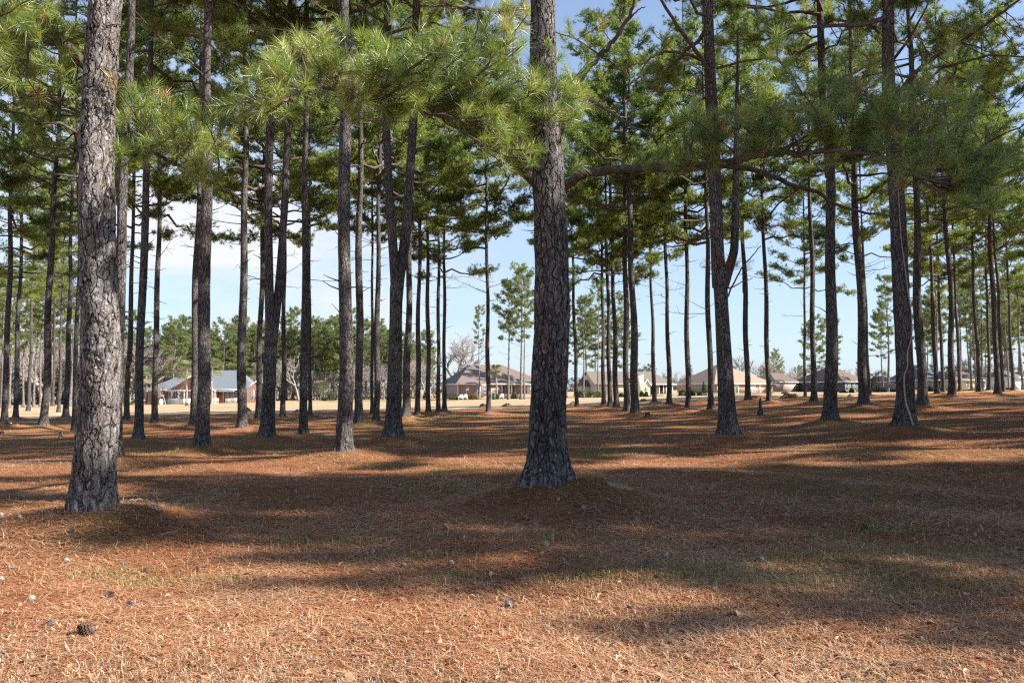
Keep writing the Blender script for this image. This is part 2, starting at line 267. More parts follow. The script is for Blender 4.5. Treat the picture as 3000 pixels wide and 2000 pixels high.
# ------------------------------------------------------------------ the pine trees of the grove
# (base px, base py, width px, [(px, py) higher on the trunk], depth or None, label)
T = [
 (13,1240,20,[(32,600)],None,'dark straight pine trunk leftmost at the left picture edge'),
 (46,1221,16,[(66,600)],None,'slim grey pine trunk second from the left picture edge'),
 (83,1204,12,[(104,664)],None,'thin pale sunlit pine trunk third from the left picture edge'),
 (128,1244,24,[(157,600)],None,'thick dark shaded pine trunk fourth from the left picture edge'),
 (155,1182,8,[(161,900)],95,'very thin pale far pine just right of the fourth trunk from the left'),
 (172,1207,10,[(187,685)],None,'slender pale pine between two dark trunks left of the big grey trunk'),
 (193,1221,18,[(210,600)],None,'dark pine with a straw mound just left of the big grey trunk'),
 (216,1262,15,[(232,730),(223,134)],None,'thin wavy pine mostly hidden behind the left edge of the big grey trunk'),
 (340,1335,34,[(375,50)],None,'pine hidden behind the big grey trunk, its foot showing on the right'),
 (371,1230,17,[(391,600)],None,'dark pine first one standing clear right of the big grey trunk'),
 (406,1285,27,[(425,600),(439,100)],None,'straight pine with bumpy grey bark, second clear right of the big grey trunk'),
 (453,1238,19,[(466,620)],None,'slim pine with many short broken stubs in front of the white cloud'),
 (567,1243,22,[(580,600)],None,'thin pine peeking out from behind the left side of a very dark trunk'),
 (593,1303,40,[(600,600),(614,100)],None,'very dark straight pine trunk in front of the blue grey roofed house'),
 (710,1250,27,[(712,900),(716,600),(722,60)],None,'pale sunlit pine trunk left of the left forked pine'),
 (757,1226,18,[(772,600)],None,'dark pine just left of the left forked pine'),
 (828,1221,15,[(834,791),(838,400)],None,'slim dark pine right behind the left forked pine'),
 (888,1270,24,[(897,600),(900,100)],None,'sunlit pine with stubs between the left forked pine and the dark scarred trunk'),
 (909,1214,11,[(906,640)],None,'thin black pine close behind a sunlit stubby trunk'),
 (1008,1319,43,[(1015,720),(1008,50)],None,'dark pine with a rusty scar near its foot, left of the centre'),
 (1051,1237,24,[(1055,550)],None,'brown pine first to the right of the scarred dark trunk'),
 (1090,1210,10,[(1091,677)],None,'thinnest dark pine behind the pair right of the scarred trunk'),
 (1102,1231,18,[(1111,550)],None,'pine with a brightly lit foot just left of the middle forked pine'),
 (1190,1218,22,[(1200,762)],None,'dark pine close behind the right side of the middle forked pine'),
 (1223,1215,15,[(1230,635)],None,'first slim pine to the right of the middle forked pine'),
 (1255,1206,14,[(1252,635)],None,'second slim pine to the right of the middle forked pine'),
 (1284,1204,12,[(1285,635)],None,'left one of the close pair of slim pines left of the brown roof'),
 (1302,1200,12,[(1301,635)],None,'right one of the close pair of slim pines left of the brown roof'),
 (1431,1206,13,[(1425,550)],None,'dark pine standing in front of the brown roofed house and its palmetto'),
 (1690,1189,11,[(1672,571)],None,'first thin pine right of the great centre pine'),
 (1769,1184,12,[(1761,550)],None,'leftmost of three close dark pines before the cream house'),
 (1787,1188,13,[(1774,550)],None,'middle one of three close dark pines before the cream house'),
 (1806,1191,15,[(1789,550)],None,'rightmost of three close dark pines before the cream house'),
 (1837,1204,18,[(1831,762),(1830,400)],None,'left trunk of the touching pair of dark pines'),
 (1861,1207,22,[(1848,677),(1838,500)],None,'right thicker trunk of the touching pair of dark pines'),
 (1917,1175,12,[(1901,550)],None,'slim pine with thin twigs before the porch of the cream house'),
 (1961,1181,14,[(1946,550)],None,'slim pine with a pale vine at the right end of the cream house'),
 (2017,1193,16,[(2008,550)],None,'dark pine between the cream house and the tan roofed house'),
 (2083,1197,17,[(2068,550)],None,'dark pine directly left of the right forked pine'),
 (2191,1170,17,[(2176,656),(2170,300)],None,'dark pine in front of the tan roof, just right of the right forked pine'),
 (2253,1173,15,[(2233,592)],None,'dark pine before the right end of the tan roofed house'),
 (2359,1163,9,[(2355,592)],74,'thin dark pine in front of a far bushy pine, right half'),
 (2385,1174,17,[(2372,550)],None,'slim dark pine close left of a thick straight trunk, right half'),
 (2433,1228,37,[(2431,550),(2404,100)],None,'thick straight grey pine with a lit right edge before the dark roof'),
 (2531,1182,28,[(2506,550)],None,'broad black pine left of the trunk with the pale vine'),
 (2547,1160,11,[(2525,635)],72,'thin pine showing behind the broad black pine'),
 (2704,1185,28,[(2685,677)],None,'grey pine just right of the trunk with the pale vine'),
 (2745,1151,14,[(2723,699)],60,'first pine of the right hand group, with a lit foot'),
 (2764,1146,11,[(2746,720)],74,'second thinner pine of the right hand group'),
 (2789,1161,20,[(2787,930),(2765,550)],50,'thick crooked pine in the middle of the right hand group'),
 (2813,1146,11,[(2803,950),(2791,699)],76,'thin pine right behind the thick crooked one'),
 (2869,1146,13,[(2846,677)],66,'clean dark pine standing alone right of the crooked one'),
 (2898,1142,11,[(2889,677)],78,'thin pine just left of the mossy leaning trunk near the right edge'),
 (2923,1152,18,[(2897,550)],52,'mossy leaning pine near the right picture edge'),
 (2939,1143,13,[(2910,635)],66,'dark pine second from the right picture edge'),
 (2969,1143,11,[(2946,720)],76,'dark pine nearest the right picture edge'),
]
BIG = dict(left=(268,1489,130,[(300,800),(318,0)]), centre=(1603,1411,107,[(1607,850),(1601,550),(1600,0)]),
           fork1=(782,1276,40,None), fork2=(1152,1274,44,None), fork3=(2133,1270,50,None), vine=(2652,1242,56,[(2650,933),(2638,720),(2627,550),(2596,0)]))
MH = lambda r: min(.30, .07+r*.8)        # mound height by trunk radius
trees = []
def place(px, py, w, d):
    w = w/math.sqrt(1+((px-1500)/FPX)**2)
    if d is None:
        Y = solve(px, py, .12); r = w/2/FPX*Y; Y = solve(px, py, MH(r)); r = w/2/FPX*Y
    else: Y = d; r = w/2/FPX*Y
    p = W(px, py, Y); return p, r
anch = []
for t in T:
    p, r = place(t[0], t[1], t[2], t[4]); trees.append(dict(p=p, r=r, t=t)); anch.append((p[0], p[1], p[2]-MH(r)-float(G0(p[0], p[1])), r))
for k, v in BIG.items():
    p, r = place(v[0], v[1], v[2], None); BIG[k] = dict(p=p, r=r, t=v); anch.append((p[0], p[1], p[2]-MH(r)-float(G0(p[0], p[1])), r))
A = np.array(anch)
def G1(x, y):
    x = np.asarray(x, float); y = np.asarray(y, float); z = G0(x, y)
    num = np.zeros_like(z); den = np.full_like(z, .35)
    for ax, ay, az, ar in A:
        w = np.exp(-((x-ax)**2+(y-ay)**2)/(2*6.0**2)); num = num+w*az; den = den+w
    return z+num/den
def G(x, y):
    z = G1(x, y)
    for ax, ay, az, ar in A:
        h = MH(ar); s = .35+ar*2.4; d = np.hypot((x-ax), (y-ay)*1.0)
        bump_ = .12*np.sin(3*np.arctan2(y-ay, x-ax)+ax)
        z = z + h*np.exp(-(np.maximum(d*(1+bump_)-ar*.8, 0)/s)**2*1.1)
    z = z + .16*np.exp(-(((x-float(BIG['centre']['p'][0])-.95)/.62)**2+((y-float(BIG['centre']['p'][1])+.12)/.35)**2))
    return z
# fix tree heights to the final surface
def onG(x, y): return float(G(np.array([x]), np.array([y]))[0])

# ------------------------------------------------------------------ ground
def axis(segs):
    out = []
    for a, b, n in segs: out.append(np.linspace(a, b, n, endpoint=False))
    return np.concatenate(out+[[segs[-1][1]]])
xs = axis([(-3000, -600, 10), (-600, -120, 30), (-120, -48, 90), (-48, -14, 170), (-14, 14, 330), (14, 48, 170), (48, 120, 90), (120, 600, 30), (600, 3000, 10)])
ys = axis([(-300, -12, 14), (-12, 3, 30), (3, 20, 210), (20, 60, 260), (60, 110, 130), (110, 220, 70), (220, 3000, 40)])
XX, YY = np.meshgrid(xs, ys)
ZZ = np.zeros_like(XX)
for i in range(0, len(ys), 60): ZZ[i:i+60] = G(XX[i:i+60], YY[i:i+60])
V = np.stack([XX, YY, ZZ], -1).reshape(-1, 3); nx = len(xs); ny = len(ys)
I = (np.arange(ny-1)[:, None]*nx+np.arange(nx-1)[None, :]).reshape(-1)
Q = np.stack([I, I+1, I+nx+1, I+nx], -1)
cx = XX[:-1, :-1].reshape(-1); cyy = YY[:-1, :-1].reshape(-1)
far = (cyy - .15*cx) > 74+4*np.sin(cx*.35)+2*np.sin(cx*1.3)
def sub(Qs):
    u, inv = np.unique(Qs, return_inverse=True); return V[u], inv.reshape(-1, 4)
mb = MB(); v_, q_ = sub(Q[~far]); mb.add(v_, q_); tag(mb.build('ground', M['ground'], smooth=True), kind='structure')
M['fairway'] = mat('fairway', (.50, .38, .235), .95, 0, .35, .5, 8, .05, col2=(.38, .27, .15))
mb = MB(); v_, q_ = sub(Q[far]); mb.add(v_, q_); tag(mb.build('fairway', M['fairway'], smooth=True), kind='structure')

# ------------------------------------------------------------------ trunks
def trunk_path(p, r, pts, H, zs, rng):
    P = [(p[0], p[2])]+[(W(a, b, p[1])[0], W(a, b, p[1])[2]) for a, b in pts]
    X = np.array([q[0] for q in P]); Z = np.array([q[1] for q in P])-p[2]
    s = (X[-1]-X[-2])/(Z[-1]-Z[-2]) if len(P) > 1 else 0
    X = np.append(X, X[-1]+s*.6*(H-Z[-1])) if Z[-1] < H else X; Z = np.append(Z, H) if Z[-1] < H else Z
    # smooth the polyline
    zf = np.linspace(0, H, 240); xf = np.interp(zf, Z, X); k = np.hanning(31); k /= k.sum()
    xp = np.pad(xf, 15, mode='edge'); xp[:15] = xf[0]-(xf[1]-xf[0])*np.arange(15, 0, -1); xp[-15:] = xf[-1]+(xf[-1]-xf[-2])*np.arange(1, 16)
    xf = np.convolve(xp, k, 'valid')
    x = np.interp(zs, zf, xf)-p[0]; x = x - np.interp(0, zf, xf)+p[0]
    a = rng.uniform(-1, 1, 4)
    x = x + r*.22*np.sin(zs*.9+a[0]*3)*sm(0, 2, zs); y = r*.5*np.sin(zs*.45+a[1]*3)*sm(0, 3, zs)+zs*.006*a[2]
    return np.stack([x, y, zs], -1)
def rad(r, zs, H, flare=.42):
    return r*(1.05-.90*np.clip(zs, 0, H)/H)*(1+flare*np.exp(-np.clip(zs, -.2, 99)/.28))
def stubs(m, P, zs, R, lo, hi, n, rng, lmax=.6):
    for _ in range(n):
        z = rng.uniform(lo, hi); c = np.array([np.interp(z, zs, P[:, k]) for k in range(3)]); rr = np.interp(z, zs, R)
        az = rng.uniform(0, 6.28); d = np.array([math.cos(az), math.sin(az), rng.uniform(-.1, .5)]); l = rng.uniform(.08, 1)**2*lmax+.06
        q = np.array([c+d*rr*.6, c+d*(rr+l*.5), c+d*(rr+l)+[0, 0, rng.uniform(-.1, .15)*l]])
        m.tube(q, [min(.02, rr*.25), .013, .006], 4)
def make_trunk(name, tree, p, r, pts, H, k, dz, mt, rng, z0=-.25, nst=10, flare=.42, taper=0.0, strong=False):
    zs = np.append(np.arange(z0, 8.6 if strong else min(12, H), dz), np.linspace(8.7 if strong else min(12, H)+.01, H, 14 if strong else 6)) if H > 12 else np.arange(z0, H, dz)
    P = trunk_path(p, r, pts, H, zs, rng); R = rad(r, zs, H, flare)*(1-taper*np.clip(zs-2, 0, 6))
    ph = rng.uniform(0, 6.28, 6)
    def lump(z, th):
        g = 1+.05*np.sin(2*th+ph[0]+z*.6)+.035*np.sin(3*th+ph[1]-z*1.1)+.02*np.sin(z*7+ph[2]+2*th)
        return g+.11*np.exp(-np.clip(z, 0, 9)/.22)*np.sin(5*th+ph[3])+.06*np.exp(-np.clip(z, 0, 9)/.3)*np.sin(9*th+ph[4])
    m = MB(); m.tube(P, R, k, lump=lump)
    stubs(m, P, zs, R, 2.2, 9.5, nst, rng)
    o = m.build(name, mt, tree, smooth=True)
    return o, P, zs, R

# ------------------------------------------------------------------ foliage
def tufts(m, pos, dr, K, Ln, w, rng, spread=.75, back=.12, bend=False, tone=None):
    n = len(pos); pos = np.asarray(pos); dr = nrm(np.asarray(dr))
    tone = rng.uniform(0, .8, n) if tone is None else tone
    b = np.repeat(pos, K, 0)-np.repeat(dr, K, 0)*rng.uniform(0, back, (n*K, 1))
    d = nrm(np.repeat(dr, K, 0)*.75+nrm(rng.normal(size=(n*K, 3)))*spread+np.array([0, 0, .12]))
    l = Ln*rng.uniform(.75, 1.1, (n*K, 1))
    s = nrm(np.cross(d, rng.normal(size=(n*K, 3))))*w/2
    a = np.clip(np.repeat(tone, K)+rng.normal(0, .08, n*K), 0, 1)
    if bend:
        mid = b+d*l*.55; tip = b+d*l+np.array([0, 0, -1.])*l*rng.uniform(0, .16, (n*K, 1))
        Vv = np.stack([b-s, b+s, mid+s*.9, mid-s*.9, tip], 1).reshape(-1, 3); i = np.arange(n*K)*5
        m.add(Vv, np.stack([i, i+1, i+2, i+3], -1), None, a); 
        m.T.append(np.stack([i+3, i+2, i+4], -1)+m.n-len(Vv)); m.aT.append(a)
    else:
        Vv = np.stack([b-s, b+s, b+d*l], 1).reshape(-1, 3); i = np.arange(n*K)*3
        m.add(Vv, None, np.stack([i, i+1, i+2], -1), a)
def crown_variant(seed, Lc, rmax, nl, K, w, dens=1.0, Ln=.2, dead=5, tw=3, sc=1.0, rnd=False):
    rng = np.random.default_rng(seed); f = MB(); b = MB(); pos = []; dr = []; tone = []
    for i in range(nl):
        t = ((i+rng.uniform(0, 1))/nl)**.92; z = t*Lc; az = i*2.4+rng.uniform(-.6, .6)
        sh = (.62+.38*math.sin(math.pi*min(1, t*.9+.3)))*(1-t*.98)**.42
        if rnd: sh = math.sqrt(max(.06, 1-(1.9*t-.9)**2))
        ln = max(.5, rmax*sh*rng.uniform(.42, 1.15)); el = math.radians(1+(44 if rnd else 38)*t+rng.uniform(-18, 20))
        h = np.array([math.cos(az), math.sin(az), 0]); lat = np.array([-h[1], h[0], 0])
        s = np.linspace(0, 1, 8); wob = rng.uniform(-.15, .15)*ln
        P = np.array([0, 0, z])+h*(s*ln*math.cos(el))[:, None]+np.array([0, 0, 1.])*((s*ln*math.sin(el))*(.5+.5*s)+.10*ln*s**3)[:, None]+lat*(wob*np.sin(s*3.2)+rng.normal(0, .02, 8)*ln)[:, None]
        P[1:-1, 2] += rng.normal(0, .035, 6)*ln
        b.tube(P, np.linspace(.012+.014*ln, .008, 8), 4 if K < 20 else 5)
        lt = rng.uniform(.1, .75)
        nt_ = int(ln*3.4*dens)+2
        for q in range(nt_):
            u = rng.uniform(.38, 1)**.75; c = np.array([np.interp(u, s, P[:, k]) for k in range(3)])
            sg = rng.choice([-1, 1]); a_ = math.radians(rng.uniform(15, 75)); d = h*math.cos(a_)+lat*sg*math.sin(a_)+np.array([0, 0, rng.uniform(-.1, .65)])
            d = nrm(d); l = rng.uniform(.45, 1.25)*(1.2-.55*u)*min(1, ln/2.2)*sc
            e = c+d*l*.6; e2 = e+nrm(d+np.array([0, 0, .5]))*l*.4
            b.tube([c, e, e2], [.009, .007, .004], tw, cap=False)
            for kq in range(6):
                f_ = .35+.65*(kq+.5)/6; v_ = c+(e2-c)*f_+rng.normal(0, 1, 3)*[.19, .19, .15]*(1.1 if kq < 5 else .4); pos.append(v_); dr.append(nrm(v_-c-(e2-c)*f_*.7)+d*.5+rng.normal(0, .35, 3)+[0, 0, .3]); tone.append(np.clip(lt+rng.normal(0, .13), 0, .93))
    for i in range(10): pos.append(np.array([rng.normal(0, .15), rng.normal(0, .15), Lc-rng.uniform(0, 1.0)])); dr.append(np.array([rng.normal(0, .3), rng.normal(0, .3), 1])); tone.append(.6)
    tufts(f, np.array(pos), np.array(dr), K, Ln, w, rng, tone=np.array(tone), spread=1.05, back=.22)
    b.tube([(0, 0, -4.5), (0, 0, Lc*.5), (0, 0, Lc)], [.03, .03, .01], 4)
    for i in range(dead):            # bare limbs under the crown
        z = -rng.uniform(0, 1)**.7*4.2+.6; az = rng.uniform(0, 6.28); h = np.array([math.cos(az), math.sin(az), 0]); ln = rng.uniform(.6, 2.6)
        s = np.linspace(0, 1, 6); P = np.array([0, 0, z])+h*(s*ln)[:, None]+np.array([0, 0, 1.])*(s*ln*rng.uniform(-.15, .35)+.12*ln*s**2)[:, None]+rng.normal(0, .03, (6, 3))*s[:, None]
        b.tube(P, np.linspace(.022, .006, 6), 4)
        for q in range(int(ln*3)):
            u = rng.uniform(.35, 1); c = np.array([np.interp(u, s, P[:, k]) for k in range(3)]); d = nrm(h+rng.normal(0, .6, 3)+[0, 0, .25]); l = rng.uniform(.2, .7)
            b.tube([c, c+d*l*.5, c+d*l+rng.normal(0, .06, 3)], [.008, .006, .003], 3, cap=False)
    of = f.build('crown', M['needle']); ob = b.build('branches', M['limb']); fo, bo = of.data, ob.data
    bpy.data.objects.remove(of); bpy.data.objects.remove(ob)
    return fo, bo
NEAR = [crown_variant(100+i, 15, 5.0, 52, 54, .0078, 1.6) for i in range(4)]
MID = [crown_variant(200+i, 15, 4.9+.2*(i%3), [50, 58, 44, 54, 48, 56][i], 30, .019, 1.7) for i in range(6)]
def add_crown(tree, me, P, zs, zb, rot, scale=1.0):
    c = np.array([np.interp(zb, zs, P[:, k]) for k in range(3)]); c2 = np.array([np.interp(zb+6, zs, P[:, k]) for k in range(3)])
    ax = Vector(c2-c).normalized(); q = Vector((0, 0, 1)).rotation_difference(ax)@Matrix.Rotation(rot, 3, 'Z').to_quaternion()
    for nm, m_ in (('crown', me[0]), ('branches', me[1])):
        o = link(nm, m_, tree, c); o.rotation_mode = 'QUATERNION'; o.rotation_quaternion = q; o.scale = (scale,)*3
GRP = 'pine trees standing in the straw covered grove'
for i, tr in enumerate(trees):
    rng = np.random.default_rng(1000+i); p, r, t = tr['p'], tr['r'], tr['t']
    H = rng.uniform(26.5, 29.5); tree = thing('pine_tree', t[5], 'pine tree', tuple(p), group=GRP)
    k, dz = (40, .12) if t[2] > 30 else (22, .25) if t[2] > 16 else (12, .4)
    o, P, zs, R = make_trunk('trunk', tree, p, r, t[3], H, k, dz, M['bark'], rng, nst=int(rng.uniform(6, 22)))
    lib = NEAR if p[1] < 34 else MID
    add_crown(tree, lib[i % len(lib)], P, zs, rng.uniform(11.8, 13.6) if p[1] < 29 else rng.uniform(9.2, 12.6), rng.uniform(0, 6.28), rng.uniform(.92, 1.08))

# the big left pine, the centre pine, the pine with the vine
def big_tree(key, label, H, k, dz, mt, zb, seed, vi, strong=False, flare=.42, nst=6):
    v = BIG[key]; rng = np.random.default_rng(seed); tree = thing('pine_tree', label, 'pine tree', tuple(v['p']), group=GRP)
    o, P, zs, R = make_trunk('trunk', tree, v['p'], v['r'], v['t'][3], H, k, dz, mt, rng, strong=strong, flare=flare, nst=nst, taper=(.016 if key == 'left' else .03) if strong else 0)
    add_crown(tree, NEAR[vi], P, zs, zb, seed)
    return tree, P+v['p'], zs, R
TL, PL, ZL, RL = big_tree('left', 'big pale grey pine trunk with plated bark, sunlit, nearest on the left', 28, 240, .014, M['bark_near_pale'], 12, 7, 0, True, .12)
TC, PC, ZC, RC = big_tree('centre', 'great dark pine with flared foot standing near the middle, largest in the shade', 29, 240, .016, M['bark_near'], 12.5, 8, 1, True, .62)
TV, PV, ZV, RV = big_tree('vine', 'thick dark pine with a pale vine climbing its trunk', 28, 90, .05, M['bark'], 11.5, 9, 2)
# forked pines
def forked(key, label, fork, stems, seed, vi, rs, zb=11.5, short=False):
    v = BIG[key]; p = v['p']; r = v['r']; rng = np.random.default_rng(seed); tree = thing('forked_pine_tree', label, 'pine tree', tuple(p), group=GRP)
    fp = W(fork[0], fork[1], p[1])-p
    zs = np.arange(-.25, fp[2]+.12, .07); x = np.interp(zs, [0, fp[2]], [0, fp[0]]); P = np.stack([x, x*0, zs], -1)
    R = r*(1.03-.05*zs)*(1+.42*np.exp(-np.clip(zs, -.2, 9)/.28))*(1+.12*sm(fp[2]-1.2, fp[2], zs)); R[-3:] *= [.97, .9, .7]
    ph = rng.uniform(0, 6.28, 4)
    lump = lambda z, th: 1+.05*np.sin(2*th+ph[0]+z*.6)+.03*np.sin(3*th+ph[1]-z*1.1)+.10*np.exp(-np.clip(z, 0, 9)/.22)*np.sin(5*th+ph[3])
    m = MB(); m.tube(P, R, 48, lump=lump); m.build('trunk', M['bark'], tree, smooth=True)
    for j, (pts, rr) in enumerate(zip(stems, rs)):
        H = 26-j*1.5 if not (short and j) else 11.6; q = [W(a, b, p[1])-p for a, b in pts]
        Z = np.array([fp[2]-.5]+[c[2] for c in q]+[H]); X = np.array([fp[0]+(q[0][0]-fp[0])*.3]+[c[0] for c in q]); X = np.append(X, X[-1]+(X[-1]-X[-2])/(Z[-2]-Z[-3]+1e-6)*.5*(H-Z[-2]))
        zz = np.append(np.arange(Z[0], 11, .1), np.linspace(11.1, H, 8 if H > 12 else 3)); zf = np.linspace(Z[0], H, 300); xf = np.interp(zf, Z, X); kk = np.hanning(23); kk /= kk.sum()
        xf = np.convolve(np.pad(xf, 11, mode='reflect', reflect_type='odd'), kk, 'valid'); xx = np.interp(zz, zf, xf)
        PP = np.stack([xx, (.12 if j else -.05)*sm(Z[0], Z[0]+2, zz), zz], -1); RR = r*rr*(1.0-(.86 if H < 12 else .72)*(zz-Z[0])/(H-Z[0]))
        m = MB(); m.tube(PP, RR, 32, lump=lambda z, th: 1+.05*np.sin(2*th+ph[2]+z)); stubs(m, PP, zz, RR, Z[0]+1, 9.5, 5, rng)
        m.build('stem', M['bark'], tree, smooth=True)
        if H > 12: add_crown(tree, NEAR[(vi+j) % 4], PP, zz, zb+j*.6, seed+j*2.1, .9)
forked('fork1', 'forked pine left of the centre with a sunlit foot, splitting above the roofs', (796, 965), [[(790, 850), (787, 600), (801, 0)], [(806, 930), (816, 812), (831, 600), (857, 0)]], 31, 0, (.72, .66))
forked('fork2', 'forked pine left of the great centre pine, splitting into a tall V', (1162, 830), [[(1156, 780), (1140, 550), (1133, 380), (1134, 0)], [(1170, 800), (1184, 720), (1194, 590), (1212, 320), (1218, 0)]], 32, 1, (.64, .72))
forked('fork3', 'forked dark pine right of the centre with a U shaped split held by dead straw', (2109, 790), [[(2100, 720), (2094, 550), (2079, 230), (2072, 0)], [(2140, 775), (2153, 735), (2158, 640), (2159, 550), (2164, 200)]], 33, 2, (.86, .62), short=True)
M['cone'] = mat('cone', (.50, .43, .37), .85, 0, 30, .5, 60, col2=(.26, .21, .18)); M['cone_dark'] = mat('cone_dark', (.20, .12, .08), .85, 0, 30, .5, 60, col2=(.09, .055, .04))
def cone_mesh(seed, mt, L_=.085, R_=.032, op=.5):
    rng = np.random.default_rng(seed); m = MB(); z = np.linspace(0, L_, 9); t = z/L_; core = R_*.62*np.sin(np.pi*np.clip(t*.86+.12, 0, 1)); m.tube(np.stack([0*z, 0*z, z], -1), core+.002, 10)
    n = 95
    for i in range(n):
        tt = (i+.5)/n; a = i*2.39996; zz = tt*L_; r = R_*math.sin(math.pi*(tt*.84+.13)); rd = np.array([math.cos(a), math.sin(a), 0]); sd = np.array([-rd[1], rd[0], 0]); ws = .0085*(.5+.7*math.sin(math.pi*(tt*.8+.15)))
        b = rd*r*.45+[0, 0, zz]; e = rd*r*1.08+[0, 0, zz+.006+op*.007]; m.add([b-sd*ws*.5, b+sd*ws*.5, e+sd*ws, e-sd*ws, e+rd*.004+[0, 0, -.003]], [(0, 1, 2, 3)], [(3, 2, 4)])
    o = m.build('pine_cone', M[mt]); d = o.data; bpy.data.objects.remove(o); return d
CONES = [cone_mesh(1, 'cone'), cone_mesh(2, 'cone', .075, .036), cone_mesh(3, 'cone_dark', .09, .042, .9)]
# ------------------------------------------------------------------ low limbs in front (built at their own depths)
def limb(tree, path, r0, r1, blobs, seed, K=105, w=.0036, Ln=.21, dark=0.0, extra=(), nm='limb'):
    """path: [(px,py,Y)], blobs: [(px,py,rx,ry,Y,ry_depth,count)] needle clusters joined to the limb by twigs"""
    rng = np.random.default_rng(seed); org = np.array(tree.location)
    P = np.array([W(a, b, Y) for a, b, Y in path]); t = np.linspace(0, 1, len(P)); tt = np.linspace(0, 1, len(P)*6)
    Pf = np.stack([np.interp(tt, t, P[:, k]) for k in range(3)], -1); kk = np.array([.25, .5, .25])
    for _ in range(4): Pf[1:-1] = .25*Pf[:-2]+.5*Pf[1:-1]+.25*Pf[2:]
    Pf[2:-1] += rng.normal(0, .012, Pf[2:-1].shape)
    b = MB(); b.tube(Pf-org, np.linspace(r0, r1, len(Pf)), 10)
    f = MB(); pos = []; dr = []; tone = []
    for (px, py, rx, ry, Y, dY, n) in blobs:
        for _s in range(max(1, round(n/5.5))):
            a, q, yo = rng.uniform(0, 6.28), math.sqrt(rng.uniform(0, 1)), rng.normal(0, dY); sc_ = W(px+rx*q*math.cos(a), py+ry*q*math.sin(a), Y+yo)
            j = np.argmin(np.linalg.norm(Pf-sc_, axis=1)*rng.uniform(.8, 1.3, len(Pf))); st = Pf[j]; v = sc_-st; ln = np.linalg.norm(v)
            side_ = nrm(Pf[min(j+2, len(Pf)-1)]-Pf[max(j-2, 0)]); mid = st+v*.45+side_*ln*.25-np.array([0, 0, .22])*ln+rng.normal(0, .06, 3)
            u = np.linspace(0, 1, 9)[:, None]; B = (1-u)**2*st+2*u*(1-u)*mid+u**2*sc_; B[1:-1] += rng.normal(0, .015, (7, 3)); b.tube(B-org, np.linspace(.018, .007, 9), 5, cap=False)
            bt = rng.uniform(.15, .8)
            for _t in range(int(rng.integers(5, 9))):
                k_ = rng.integers(4, 9); c0 = B[k_]; off = rng.normal(0, 1, 3)*[.17, .17, .10]+[0, 0, .06]; c = c0+off+nrm(v)*.08; d = nrm(nrm(off)*.7+nrm(v)*.5+[0, 0, .2]+rng.normal(0, .2, 3))
                b.tube(np.array([c0, (c0+c)/2+[0, 0, -.02]+rng.normal(0, .012, 3), c])-org, [.006, .005, .004], 4, cap=False)
                pos.append(c-org); dr.append(d); tone.append(np.clip(bt+rng.normal(0, .12)-dark, 0, .9) if rng.uniform() > .035 else .98)
            if rng.uniform() < .35: e0 = B[rng.integers(2, 6)]; e1 = e0+rng.normal(0, 1, 3)*[.2, .2, .15]; b.tube(np.array([e0, (e0+e1)/2+rng.normal(0, .03, 3), e1])-org, [.006, .005, .003], 4, cap=False)
    for e in extra:
        E = np.array([W(a, b_, Y) for a, b_, Y in e[0]])-org; t2 = np.linspace(0, 1, len(E)); u2 = np.linspace(0, 1, len(E)*4)
        E = np.stack([np.interp(u2, t2, E[:, k]) for k in range(3)], -1); E[1:-1] += rng.normal(0, .008, E[1:-1].shape); b.tube(E, np.linspace(e[1], e[2], len(E)), 7)
    o = b.build(nm, M['limb'], tree, smooth=True)
    if pos:
        tufts(f, pos, dr, K, Ln, w, rng, spread=.8, back=.2, bend=True, tone=np.array(tone)*.9+.08); f.build('needles', M['needle_near'], o)
    return o
# centre pine: bright limb reaching left toward the camera
limb(TC, [(1590, 560, 14.1), (1480, 450, 12.6), (1385, 390, 11.4), (1255, 308, 10.2), (1180, 300, 9.7), (1060, 285, 9.3), (900, 245, 9.0)], .085, .02,
     [(820, 235, 110, 75, 9.0, .35, 26), (960, 150, 130, 85, 9.2, .4, 36), (1120, 210, 130, 120, 9.4, .45, 40), (1230, 120, 120, 80, 9.5, .4, 34), (1380, 200, 130, 110, 9.8, .45, 40),
      (1500, 170, 90, 90, 10.2, .4, 34), (1110, 330, 90, 50, 9.5, .4, 16), (1480, 330, 90, 80, 10.4, .4, 40), (1540, 420, 80, 90, 10.8, .4, 44), (1600, 480, 40, 50, 11.2, .2, 16), (1600, 320, 70, 90, 11.2, .3, 30), (1665, 255, 60, 60, 11.4, .3, 44), (1625, 340, 50, 60, 11.2, .2, 30), (1600, 450, 40, 60, 11.3, .2, 30), (1590, 200, 50, 50, 11.2, .3, 24), (1450, 60, 110, 55, 9.9, .4, 14),
      (1290, 290, 120, 60, 10, .4, 18), (740, 290, 50, 40, 8.9, .2, 6)], 51,
     extra=[([(1330, 340, 10.7), (1410, 300, 10.3), (1500, 290, 10.2)], .02, .008), ([(1340, 160, 10), (1390, 110, 9.9), (1405, 50, 9.8), (1410, 25, 9.8)], .016, .008)])
for px, py, Y, vi in ((1522, 400, 10.6, 0), (1468, 466, 10.6, 2), (1412, 32, 9.8, 2)):
    lb = [o for o in COL.objects if o.name.startswith('limb') and o.parent == TC][-1]; c = link('pine_cone', CONES[vi], lb, W(px, py, Y)-np.array(TC.location)); c.rotation_euler = (math.pi-.3, .2, px); c.scale = (1.15,)*3
